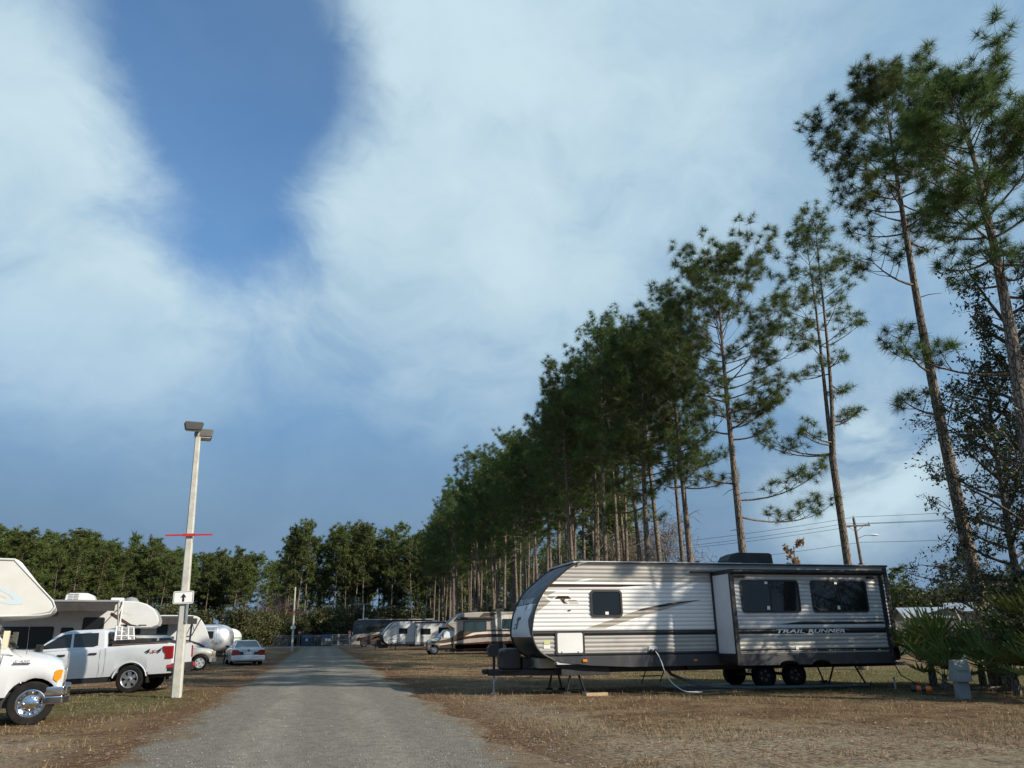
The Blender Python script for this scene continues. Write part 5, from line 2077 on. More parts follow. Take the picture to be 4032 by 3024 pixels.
    for tx, m_, x0, wd in (('4', BLACKGR, .40, .17), ('x', REDP, .585, .15), ('4', BLACKGR, .745, .17)):
        lettering(tx, m_, dec, lambda u, v, x0=x0: Vector((x0 + u, y_ - .003, 1.145 + v)), .17, wd, .35, 1, .006)
    mb = MB()
    mb.box(-.62, 1.1, -.985, -.90, 1.425, 1.452)
    mb.box(-.62, 1.1, .90, .985, 1.425, 1.452)
    mb.build('bed_rail_plank', pm('brown_plank', (.20, .12, .06), .8, var=.2), T, bevel=.006, seg=1)
    mb = MB()
    mb.box(-.66, 1.0, -.86, .86, 1.40, 1.50)
    mb.box(-.66, -.10, -.88, .88, 1.40, 1.585)
    mb.build('toolbox', BLACKP, T, bevel=.015)
    mb = MB()
    for y0 in (-.80, -.30, .30, .80):
        mb.tube([(-.62, y0, 1.42), (-.66, y0 * .86, 2.0)], .03, 4)
    mb.tube([(-.66, -.70, 2.0), (-.66, .70, 2.0)], .03, 4)
    mb.tube([(-.64, -.76, 1.72), (-.64, .76, 1.72)], .02, 4)
    rk = mb.build('headache_rack', WHITEPAINT, T)
    mb = MB()
    for k in range(15):
        y0 = -.74 + k * .106
        mb.box(-.652, -.644, y0 - .006, y0 + .006, 1.46, 1.98)
    for k in range(8):
        z0 = 1.48 + k * .066
        mb.box(-.654, -.646, -.74, .74, z0 - .006, z0 + .006)
    mb.build('mesh_grille', LGREYP, rk)
    mb = MB()
    mb.box(-.74, -.58, -.20, .16, 2.04, 2.075)
    mb.box(-.70, -.62, -.10, .06, 2.0, 2.04)
    mb.build('light_bar', BLACKP, rk, bevel=.01)


# --- white motorhome with extended awning behind the pickup
def motorhome_awning():
    T = thing('motorhome', 'white motorhome with rounded cab-over nose and grey extended awning, behind the pickup', 'motorhome')
    YN, YF = 36.0, 38.4
    van_cab(T, 37.2, -7.0, 1, WHITEPAINT, GLASS)
    mb = MB()
    nose = [(-8.0, 3.12), (-7.6, 3.10), (-7.25, 3.00), (-6.95, 2.80), (-6.75, 2.52), (-6.68, 2.30), (-6.74, 2.12), (-6.95, 2.03), (-8.2, 2.02)]
    mb.prism([(-15.2, .5), (-15.2, 3.14)] + nose + [(-8.9, 1.9), (-8.9, .5)], YN, YF)
    mb.build('body', WHITE, T, bevel=.06, seg=3, angle=24)
    mb = MB()
    mb.face([(-8.55, 2.66), (-8.35, 2.56), (-7.75, 2.18), (-7.35, 2.09), (-7.75, 2.09), (-8.2, 2.30), (-8.6, 2.56)], YN - .004, 0)
    mb.face([(-8.6, 2.78), (-8.1, 2.68), (-7.7, 2.52), (-8.1, 2.62), (-8.6, 2.74)], YN - .004, 1)
    mb.face([(-7.45, 2.11), (-7.15, 2.11), (-7.15, 2.16), (-7.45, 2.16)], YN - .005, 2)
    mb.build('stripe_graphic', [BROWNGR, LGREYP, DARKGR], T, smooth=False)
    window(T, (0, 0, 0), -12.5, -10.55, 1.25, 2.10, YN, .08, .05)
    window(T, (0, 0, 0), -9.55, -8.75, 1.6, 2.46, YN, .08, .05)
    window(T, (0, 0, 0), -10.3, -9.85, 1.5, 2.06, YN, .06, .04)
    mb = MB()
    for k in range(6):
        mb.box(-11.4, -10.5, YN - .02, YN - .004, 2.50 + k * .03, 2.515 + k * .03)
    mb.build('wall_vent', GREYP, T)
    # awning: roller, fabric, arms
    aw = MB()
    aw.add([(-13.6, YN - .02, 3.12), (-8.25, YN - .02, 3.12), (-8.25, YN - 1.75, 3.02), (-13.6, YN - 1.75, 3.02)], [(0, 1, 2, 3)])
    for k in range(12):
        x0, x1 = -13.6 + 5.35 * k / 12, -13.6 + 5.35 * (k + 1) / 12
        dz = .02 * math.sin(k * 1.7)
        aw.add([(x0, YN - 1.76, 3.02), (x1, YN - 1.76, 3.02), (x1, YN - 1.80 + .03 * math.sin(k + 1), 2.66 + dz), (x0, YN - 1.80 + .03 * math.sin(k), 2.66)], [(0, 1, 2, 3)])
    a = aw.build('awning', FABRIC, T, smooth=False)
    mb = MB()
    mb.tube([(-13.7, YN - 1.75, 3.03), (-8.15, YN - 1.75, 3.03)], .05, 10)
    mb.build('roller', GREYP, a)
    for x in (-13.65, -8.18):
        mb = MB()
        mb.tube([(x, YN - .04, 1.2), (x, YN - .04, 3.10)], .045, 4)
        mb.tube([(x, YN - .06, 1.9), (x, YN - 1.72, 3.0)], .032, 4)
        mb.tube([(x, YN - .06, 2.95), (x, YN - 1.0, 2.52)], .025, 4)
        mb.build('awning_arm', WHITE, a)
    roof_ac(T, -10.5, -9.35, 37.2, 3.13, .34)
    mb = MB()
    mb.box(-8.7, -8.2, 36.4, 37.0, 3.12, 3.27)
    mb.build('roof_vent', WHITE, T, bevel=.04)
    mb = MB()
    mb.lathe([(.33, 0), (.30, .10), (.2, .2), (.001, .25)], (-8.0, 37.4, 3.10), 'z', 16)
    mb.build('satellite_dome', GREYP, T)
    for x in (-12.6,):
        wheel(T, (0, 0, 0), x, 36.25, .39, .40, .28, 'chrome', -1)
        wheel(T, (0, 0, 0), x, 38.15, .39, .40, .28, 'chrome', 1)
    place(T, -11.0, 37.2, R_(7), (-7.5, 36.0))


# --- silver-beige sport utility vehicle
def suv():
    T = thing('sport_utility_vehicle', 'beige silver sport utility vehicle parked nose to the road beyond the pickup', 'suv', (-6.1, 44.85, 0), R_(10))
    cs, r = (0.0, -3.3), .47
    xs = arch_xs(-4.5, .72, cs, r, (.66, .6, .5, -.9, -1.0), .3)
    zb = arch(.42, cs, r, .37)
    zs = lerp_tab([(-4.5, 1.10), (-1.0, 1.10), (-.8, 1.06), (.4, .98), (.62, .94), (.72, .80)])
    zc = lerp_tab([(-4.5, 1.15), (-1.0, 1.18), (-.8, 1.17), (.4, 1.08), (.62, 1.02), (.72, .86)])
    w = lerp_tab([(-4.5, .95), (-4.2, .99), (.3, .99), (.6, .95), (.72, .90)])
    mb = MB()
    body_shell(mb, stations(xs, zb, zs, zc, w, lambda x: .06))
    b = mb.build('body', BEIGE, T, angle=40)
    mb = MB()
    frustum(mb, 1.08, (-4.45, -.85), 1.70, (-4.25, -1.55), .93, .76)
    frustum(mb, 1.695, (-4.23, -1.57), 1.76, (-4.0, -1.75), .755, .64)
    cb_ = mb.build('cabin', BEIGE, T, bevel=.04, seg=3, angle=28)
    for s in (-1, 1):
        for nm, a0, a1, fr in (('front_window', -2.05, -1.05, True), ('middle_window', -3.10, -2.15, False), ('rear_window', -4.2, -3.2, False)):
            mb = MB()
            side_panes(mb, [[(a0, 1.18), (a1 if not fr else -.98, 1.18), (a1 if not fr else -1.52, 1.62), (a0, 1.62)]], 1.08, .93, 1.70, .76, s, .004)
            mb.build(nm, GLASS, cb_, smooth=False)
    mb = MB()
    mb.add([(-.86, -.80, 1.14), (-.86, .80, 1.14), (-1.52, .66, 1.66), (-1.52, -.66, 1.66)], [(0, 1, 2, 3)])
    mb.v = [(v[0] + .015, v[1], v[2] + .012) for v in mb.v]
    mb.build('windshield', GLASS, cb_)
    mb = MB()
    for s in (-.62, .62):
        mb.tube([(-4.1, s, 1.80), (-1.8, s, 1.80)], .018, 6)
    mb.build('roof_rack', BLACKP, T)
    for s in (-1, 1):
        mb = MB()
        mb.box(.55, .735, s * .60 if s > 0 else -.965, .965 if s > 0 else -.60, .80, .95, 0)
        mb.box(.50, .73, s * .62 if s > 0 else -.968, .968 if s > 0 else -.62, .70, .79, 1)
        mb.build('headlight', [CLEARL, AMBER], T, bevel=.012)
    mb = MB()
    mb.box(.60, .80, -.97, .97, .42, .64, 0)
    mb.box(.60, .815, -.98, .98, .585, .64, 1)
    mb.build('bumper', [GREYP, CHROME], T, bevel=.03)
    mb = MB()
    mb.box(.70, .75, -.58, .58, .68, .93)
    mb.build('grille', BLACKP, T, bevel=.01)
    mb = MB()
    mb.box(-4.3, .55, -.8, .8, .32, .5)
    mb.build('underbody', BLACKM, T)
    for cx_ in cs:
        for s in (-1, 1):
            wheel(T, (0, 0, 0), cx_, s * .86, .375, .375, .25, 'five', s)


# --- white trailer with awning struts
def trailer_struts():
    T = thing('travel_trailer', 'white travel trailer with swept front and raised black awning struts behind the light pole', 'travel trailer')
    YN, YF = 52.3, 54.7
    prof = smooth_tab([(-7.9, 2.96), (-7.45, 2.86), (-7.15, 2.56), (-6.88, 2.11), (-6.70, 1.70), (-6.60, 1.43), (-6.58, 1.20), (-6.66, 1.05), (-6.95, .85), (-7.5, .62)], 30)
    mb = MB()
    mb.prism(prof + [(-15.2, .55), (-15.2, 2.96)], YN, YF)
    mb.build('body', WHITE, T, bevel=.05, seg=2, angle=40)
    mb = MB()
    mb.face([(-8.2, 1.55), (-7.7, 1.46), (-7.2, 1.30), (-6.88, 1.12), (-6.85, 1.04), (-7.0, 1.06), (-7.3, 1.20), (-7.8, 1.36), (-8.2, 1.44)], YN - .004, 0)
    mb.face([(-8.2, 1.18), (-7.5, 1.12), (-7.1, 1.04), (-7.5, 1.08), (-8.2, 1.12)], YN - .004, 1)
    mb.build('stripe_graphic', [DARKGR, LGREYP], T, smooth=False)
    aw = MB()
    aw.add([(-13.8, YN - .02, 2.90), (-7.75, YN - .02, 2.90), (-7.75, YN - 1.3, 2.72), (-13.8, YN - 1.3, 2.72)], [(0, 1, 2, 3)])
    aw.add([(-13.8, YN - 1.31, 2.74), (-7.5, YN - 1.31, 2.74), (-7.5, YN - 1.33, 2.40), (-13.8, YN - 1.33, 2.38)], [(0, 1, 2, 3)])
    a = aw.build('awning', FABRIC, T, smooth=False)
    for x in (-13.8, -7.75):
        mb = MB()
        mb.tube([(x, YN - .05, 1.05), (x, YN - .05, 2.9)], .035, 4)
        mb.tube([(x + .05, YN - .06, 1.75), (x + .45, YN - 1.3, 2.70)], .035, 6)
        mb.tube([(x + .02, YN - .06, 2.45), (x + .14, YN - .5, 2.05)], .022, 4)
        mb.build('awning_strut', BLACKM, a)
    mb = MB()
    mb.lathe([(.36, 0), (.33, .12), (.22, .24), (.001, .28)], (-10.2, 53.4, 2.95), 'z', 16)
    mb.build('roof_dome', WHITE, T)
    window(T, (0, 0, 0), -9.7, -9.1, .8, 2.4, YN, .06, .05, name='door')
    window(T, (0, 0, 0), -12.0, -10.6, 1.5, 2.2, YN)
    for x in (-11.6, -10.7):
        wheel(T, (0, 0, 0), x, 52.55, .34, .35, .21, 'dark', -1)
        wheel(T, (0, 0, 0), x, 54.45, .34, .35, .21, 'dark', 1)
    mb = MB()
    mb.prism([(-7.0, .5), (-5.4, .45), (-5.4, .54), (-7.0, .66)], 53.2, 53.8)
    mb.tube([(-5.6, 53.5, .03), (-5.6, 53.5, .9)], .04, 8)
    mb.build('tongue', BLACKM, T)
    place(T, -11.0, 53.5, R_(9), (-7.0, 52.3))


def egg_trailer(name, label, x_front, length, yn, wid, z0, z1, mats, rnd=1.0, stripe=None, power=2.6, door=True, jack=True):
    """round-ended camper, front towards +X"""
    T = thing(name, label, 'travel trailer')
    yc = yn + wid / 2
    zc_, hh = (z0 + z1) / 2, (z1 - z0) / 2
    xc, L2 = x_front - length / 2, length / 2
    mb = MB()
    rings = []
    xsn = [-1 + .0015] + [-1 + rnd / L2 * (1 - math.cos(u)) for u in np.linspace(.18, math.pi / 2, 8)] + [0] + [1 - rnd / L2 * (1 - math.cos(u)) for u in np.linspace(math.pi / 2, .18, 8)] + [1 - .0015]
    for sx in xsn:
        d = (1 - abs(sx)) * L2
        k = 1.0 if d >= rnd else math.sqrt(max(0.0, 1 - (1 - d / rnd) ** 2)) ** .8
        ring = []
        for j in range(28):
            an = 2 * math.pi * j / 28
            c, s = math.cos(an), math.sin(an)
            yy = math.copysign(abs(c) ** (2 / power), c) * wid / 2 * max(.02, k * .96 + .04 * k)
            zz = math.copysign(abs(s) ** (2 / power), s) * hh * max(.02, k * .90 + .10 * k)
            if s < 0:
                zz = math.copysign(abs(s) ** (2 / 5), s) * hh * max(.02, .35 + .65 * k)
            ring.append((xc + sx * L2, yc + yy, zc_ + zz))
        rings.append(ring)
    mb.loft(rings)
    b = mb.build('shell', mats[0], T, angle=60)
    return T, yc


def airstream():
    T, yc = egg_trailer('travel_trailer', 'polished silver aluminium trailer with rounded ends', -7.2, 8.2, 72.0, 2.5, .34, 2.70, [ALUM], 1.25, power=3.0)
    yn = 71.985
    mb = MB()
    for x in (-8.55, -10.2, -12.0, -13.8):
        mb.tube([(x, yn + .30, 2.62), (x, yn + .09, 2.42), (x, yn - .002, 1.9), (x, yn - .002, .75), (x, yn + .03, .4)], .012, 5)
    mb.tube([(-14.5, yn - .004, 1.22), (-8.45, yn - .004, 1.22)], .016, 5)
    mb.build('panel_seams', ALUMD, T)
    window(T, (0, 0, 0), -9.42, -8.83, 1.52, 2.16, yn + .005, .08, .04, .025, frame=ALUMD)
    mb = MB()
    o, i = rrect(-9.55, -8.72, .50, 2.32, .12), rrect(-9.53, -8.74, .52, 2.30, .11)
    mb.tube([(a, yn - .004, z) for a, z in o] + [(o[0][0], yn - .004, o[0][1])], .012, 5)
    mb.box(-8.86, -8.80, yn - .03, yn - .005, 1.20, 1.42)
    mb.build('door', ALUMD, T)
    mb = MB()
    mb.box(-8.66, -8.40, yn - .02, yn, 1.10, 1.13)
    mb.box(-8.05, -7.95, yn + .10, yn + .13, .70, .74)
    mb.build('latch', BLACKP, T)
    mb = MB()
    mb.tube([(-14.8, yn - .03, 2.50), (-8.6, yn - .03, 2.50)], .06, 8)
    mb.build('awning_roll', LGREYP, T)
    window(T, (0, 0, 0), -12.2, -10.6, 1.5, 2.1, yn + .005, .08, .04, .02, frame=ALUMD)
    mb = MB()
    mb.box(-12.5, -11.3, yc - .35, yc + .35, 2.64, 2.84)
    mb.build('air_conditioner', LGREYP, T, bevel=.05)
    mb = MB()
    mb.box(-14.6, -8.0, yn + .25, 73.9, .22, .40)
    mb.prism([(-8.0, .36), (-6.3, .40), (-6.3, .50), (-8.0, .52)], yc - .5, yc + .5)
    mb.tube([(-6.55, yc, 0.02), (-6.55, yc, .95)], .045, 8)
    mb.box(-6.72, -6.40, yc - .15, yc + .15, .75, 1.05)
    mb.build('hitch', BLACKM, T)
    for x in (-11.9, -11.1):
        wheel(T, (0, 0, 0), x, yn + .22, .33, .34, .2, 'five', -1)
        wheel(T, (0, 0, 0), x, yn + 2.3, .33, .34, .2, 'five', 1)
    place(T, -11.2, yc, R_(4), (-8.0, 72.0))


def green_stripe_trailer():
    T, yc = egg_trailer('travel_trailer', 'small round white trailer with a green stripe behind the silver one', -7.35, 5.2, 80.0, 2.2, .42, 2.46, [WHITE2], 1.1, power=2.6)
    yn = 79.99
    mb = MB()
    mb.box(-11.4, -8.35, yn - .008, yn - .002, 1.55, 1.63)
    mb.build('green_stripe', pm('green_stripe', (.10, .34, .20), .4), T)
    # the stripe also wraps round the nose
    mb = MB()
    pts = []
    for k in range(9):
        an = math.pi / 2 * k / 8
        pts.append((-8.40 + 1.06 * math.sin(an), yc - 1.12 * math.cos(an) ** .75, 1.59))
    mb.loft([[(p[0], p[1], 1.55), (p[0], p[1], 1.63), (p[0] - .02, p[1] + .02, 1.63), (p[0] - .02, p[1] + .02, 1.55)] for p in pts])
    mb.build('nose_stripe', MATS['green_stripe'], T)
    window(T, (0, 0, 0), -10.4, -9.4, 1.65, 2.1, yn)
    for x in (-10.0,):
        wheel(T, (0, 0, 0), x, yn + .2, .33, .34, .2, 'five', -1)
        wheel(T, (0, 0, 0), x, yn + 2.0, .33, .34, .2, 'five', 1)
    mb = MB()
    mb.prism([(-7.6, .40), (-6.4, .42), (-6.4, .50), (-7.6, .52)], yc - .3, yc + .3)
    mb.tube([(-6.5, yc, 0.02), (-6.5, yc, .7)], .035, 8)
    mb.build('hitch', BLACKM, T)
    place(T, -10.0, yc)


# --- white sedan seen from behind
def sedan():
    T = thing('sedan', 'white sedan seen from behind beside the gravel road', 'car', (-4.57, 52.95, 0), R_(100.5))
    cs, r = (-1.42, 1.45), .375
    xs = arch_xs(-2.68, 2.66, cs, r, (-2.66, -2.6, -2.5, -1.8, 1.1, 2.5, 2.6), .3)
    zb = arch(.26, cs, r, .33)
    zs = lerp_tab([(-2.68, .86), (-2.6, .95), (-1.8, .99), (1.0, .94), (2.3, .84), (2.6, .74), (2.66, .62)])
    zc = lerp_tab([(-2.68, .92), (-2.6, 1.01), (-1.8, 1.06), (1.0, 1.02), (2.3, .91), (2.6, .80), (2.66, .66)])
    w = lerp_tab([(-2.68, .92), (-2.6, .96), (-2.2, .985), (2.2, .98), (2.55, .92), (2.66, .84)])
    mb = MB()
    body_shell(mb, stations(xs, zb, zs, zc, w, lambda x: .07))
    mb.build('body', WHITEPAINT, T, angle=40)
    mb = MB()
    frustum(mb, .97, (-1.85, 1.15), 1.40, (-1.02, .22), .83, .62)
    frustum(mb, 1.395, (-1.0, .20), 1.45, (-.78, -.02), .615, .52)
    c = mb.build('cabin', WHITEPAINT, T, bevel=.04, seg=3, angle=26)
    mb = MB()
    mb.add([(-1.80, -.74, 1.01), (-1.80, .74, 1.01), (-1.06, .56, 1.385), (-1.06, -.56, 1.385)], [(3, 2, 1, 0)])
    mb.v = [(v[0] - .012, v[1], v[2] + .014) for v in mb.v]
    mb.build('rear_window', GLASSB, c)
    mb = MB()
    mb.add([(1.10, -.74, 1.01), (1.10, .74, 1.01), (.26, .56, 1.385), (.26, -.56, 1.385)], [(0, 1, 2, 3)])
    mb.v = [(v[0] + .012, v[1], v[2] + .014) for v in mb.v]
    mb.build('windshield', GLASSB, c)
    for s in (-1, 1):
        for nm, poly in (('rear_side_window', [(-1.45, 1.04), (-.98, 1.34), (-.42, 1.36), (-.42, 1.03)]), ('front_side_window', [(-.36, 1.03), (-.36, 1.36), (.18, 1.34), (.80, 1.03)])):
            mb = MB()
            side_panes(mb, [poly], .97, .83, 1.40, .62, s, .005)
            mb.build(nm, GLASS, c, smooth=False)
        mb = MB()
        mb.add([(-2.60, s * .955, .60), (-2.60, s * .955, .84), (-2.693, s * .93, .90), (-2.695, s * .66, .90), (-2.70, s * .50, .80), (-2.70, s * .50, .62), (-2.69, s * .92, .58)],
               [(0, 1, 2, 6), (2, 3, 4, 5, 6)])
        mb.v = [(v[0] - .014, v[1] * 1.01, v[2]) for v in mb.v]
        mb.build('tail_light', REDL, T)
        mb = MB()
        mb.prism([(.62, 1.0), (.74, 1.0), (.72, 1.12), (.60, 1.14)], s * .88, s * 1.08)
        mb.build('mirror', WHITEPAINT if s < 0 else BLACKP, T, bevel=.02)
    mb = MB()
    mb.box(-2.705, -2.66, -.50, .50, .62, .79)
    mb.build('trunk_panel', BLACKP, T, bevel=.01)
    mb = MB()
    mb.box(-2.716, -2.70, -.17, .17, .635, .775, 0)
    mb.box(-2.722, -2.714, -.10, .10, .68, .72, 1)
    mb.build('licence_plate', [SIGNW, GALV], T)
    for s in (-1, 1):
        mb = MB()
        mb.prism([(s * .18, .62), (s * .18, .78), (s * .34, .78), (s * .27, .64)], -2.712, -2.700, plane='yz')
        mb.build('reflector', LGREYP, T)
    mb = MB()
    mb.prism([(-.98, -2.40), (-.96, -2.72), (-.6, -2.80), (.6, -2.80), (.96, -2.72), (.98, -2.40)], .30, .585, plane='xy')
    mb.v = [(v[1], v[0], v[2]) for v in mb.v]
    mb.build('rear_bumper', WHITEPAINT, T, bevel=.05, seg=3)
    mb = MB()
    mb.lathe([(.001, 0), (.05, 0), (.05, .012), (.001, .012)], (-2.70, 0, .87), 'x', 14)
    mb.v = [(v[0] - .012, v[1] * 1.4, v[2] * 1.0) for v in mb.v]
    mb.build('badge', BLUEP, T)
    mb = MB()
    mb.box(-2.4, 2.4, -.78, .78, .19, .36)
    mb.tube([(-2.75, -.5, .26), (-2.3, -.5, .27)], .03, 8)
    mb.build('underbody', BLACKM, T)
    for cx_ in cs:
        for s in (-1, 1):
            wheel(T, (0, 0, 0), cx_, s * .85, .33, .33, .22, 'five', s)


motorhome_edge()
pickup()
motorhome_awning()
suv()
trailer_struts()
airstream()
green_stripe_trailer()
sedan()

# --- brown and gold motorhome beyond the corrugated trailer
def motorhome_brown():
    T = thing('motorhome', 'brown and gold motorhome with covered windshield, parked beyond the corrugated trailer', 'motorhome')
    yc = 70.2
    van_cab(T, yc, 9.82, -1, GOLDP, GLASS, cover=SILVERB, wheel_r=.40)
    YN, YF = 69.0, 71.4
    mb = MB()
    prof = [(17.9, .42), (11.6, .42), (11.5, 1.4), (11.55, 2.15), (10.95, 2.52), (11.05, 2.66), (11.45, 2.98), (11.95, 3.38), (12.3, 3.48), (13.5, 3.56), (17.9, 3.60)]
    mb.prism(prof, YN, YF)
    mb.build('body', GOLDP, T, bevel=.09, seg=3, angle=24)
    # sweeping paint bands
    mb = MB()
    g = lambda poly, mi: mb.face(poly, YN - .004, mi)
    g([(11.55, 1.55), (11.8, 1.75), (12.1, 1.98), (12.6, 2.06), (14.5, 2.06), (17.8, 2.02), (17.8, 1.88), (14.5, 1.90), (13.2, 1.80), (12.5, 1.50), (11.55, 1.25)], 0)
    g([(12.5, 1.49), (13.0, 1.74), (13.7, 1.87), (14.6, 1.88), (17.8, 1.86), (17.8, 1.66), (14.6, 1.70), (13.6, 1.66), (13.1, 1.56)], 1)
    g([(11.55, 1.24), (12.5, 1.49), (13.1, 1.55), (13.6, 1.655), (14.6, 1.69), (17.8, 1.65), (17.8, 1.40), (14.6, 1.42), (12.8, 1.30), (11.55, 1.08)], 2)
    g([(11.55, 1.07), (12.8, 1.29), (14.6, 1.40), (17.8, 1.38), (17.8, 1.08), (14.6, 1.06), (12.6, .95), (11.55, .92)], 3)
    g([(11.6, .91), (12.6, .94), (14.6, 1.05), (17.8, 1.07), (17.8, .45), (11.6, .45)], 2)
    g([(14.2, 3.50), (15.6, 3.50), (15.0, 3.20), (13.9, 3.14), (13.8, 3.16)], 0)
    g([(13.8, .86), (17.8, .86), (17.8, .46), (11.65, .46), (11.65, .80)], 2)
    mb.build('paint_bands', [BROWN, CREAM, MAROON, GOLDP], T, smooth=False)
    mb = MB()
    g2 = lambda poly, mi: mb.face(poly, yc - 1.008, mi)
    g2([(9.45, 1.10), (10.2, 1.16), (11.0, 1.30), (11.5, 1.50), (11.5, 1.06), (10.6, .98), (10.26, .98), (10.1, 1.0), (9.6, .98)], 0)
    g2([(10.28, .86), (10.7, .90), (11.5, 1.02), (11.5, .94), (10.7, .82), (10.28, .78)], 1)
    g2([(10.3, .76), (10.7, .80), (11.5, .92), (11.5, .55), (10.35, .55)], 2)
    mb.build('cab_paint_bands', [BROWN, CREAM, BROWNGR], T, smooth=False)
    # oval rear panel outline, awning case, window, roof gear
    mb = MB()
    ov = [(16.6 + 1.42 * math.cos(a), 2.66 + .72 * math.sin(a)) for a in np.linspace(R_(70), R_(290), 26)]
    mb.tube([(x, YN - .004, z) for x, z in ov], .012, 5)
    mb.build('oval_moulding', BLACKP, T)
    mb = MB()
    mb.face(ov, YN - .003)
    mb.build('oval_panel', CREAM, T)
    window(T, (0, 0, 0), 12.36, 14.46, 1.94, 2.80, YN, .08, .05, .03, glass=GLASSB, sills=(13.41,))
    window(T, (0, 0, 0), 15.9, 17.2, 2.12, 2.96, YN, .08, .05, .03, glass=GLASSB)
    mb = MB()
    mb.prism([(69.0, 2.90), (68.80, 2.92), (68.76, 3.02), (68.82, 3.12), (69.0, 3.14)], 11.75, 15.0, plane='yz')
    mb.build('awning_case', BLACKP, T, bevel=.02)
    mb = MB()
    mb.prism([(13.0, 3.56), (13.55, 3.80), (13.72, 3.86), (13.74, 3.56)], 69.6, 70.3)
    mb.build('roof_antenna', BLACKP, T, bevel=.02)
    mb = MB()
    mb.box(15.45, 16.75, 69.7, 70.6, 3.60, 3.84)
    mb.box(15.6, 16.65, 69.75, 70.55, 3.84, 3.90)
    mb.build('air_conditioner', BLACKP, T, bevel=.05)
    wheel(T, (0, 0, 0), 15.75, 69.22, .39, .40, .28, 'chrome', -1)
    wheel(T, (0, 0, 0), 15.75, 71.2, .39, .40, .28, 'chrome', 1)
    mb = MB()
    mb.prism([(15.75 + .58 * math.cos(a), .36 + .62 * math.sin(a)) for a in np.linspace(0, math.pi, 15)], YN - .02, YN + .02)
    mb.build('wheel_arch', BLACKM, T)
    rv_mirror(T, 10.55, yc - .98, 1.58, -1, BLACKP)
    mb = MB()
    for x in (11.35, 11.5):
        mb.box(x - .02, x + .02, 69.2, 69.25, .04, .45)
    mb.box(11.6, 12.7, 69.0, 69.5, .22, .30)
    mb.build('entry_step', BLACKM, T)
    mb = MB()
    mb.box(11.0, 17.6, 69.3, 71.2, .22, .44)
    mb.build('underbody', BLACKM, T)
    place(T, 13.5, yc)


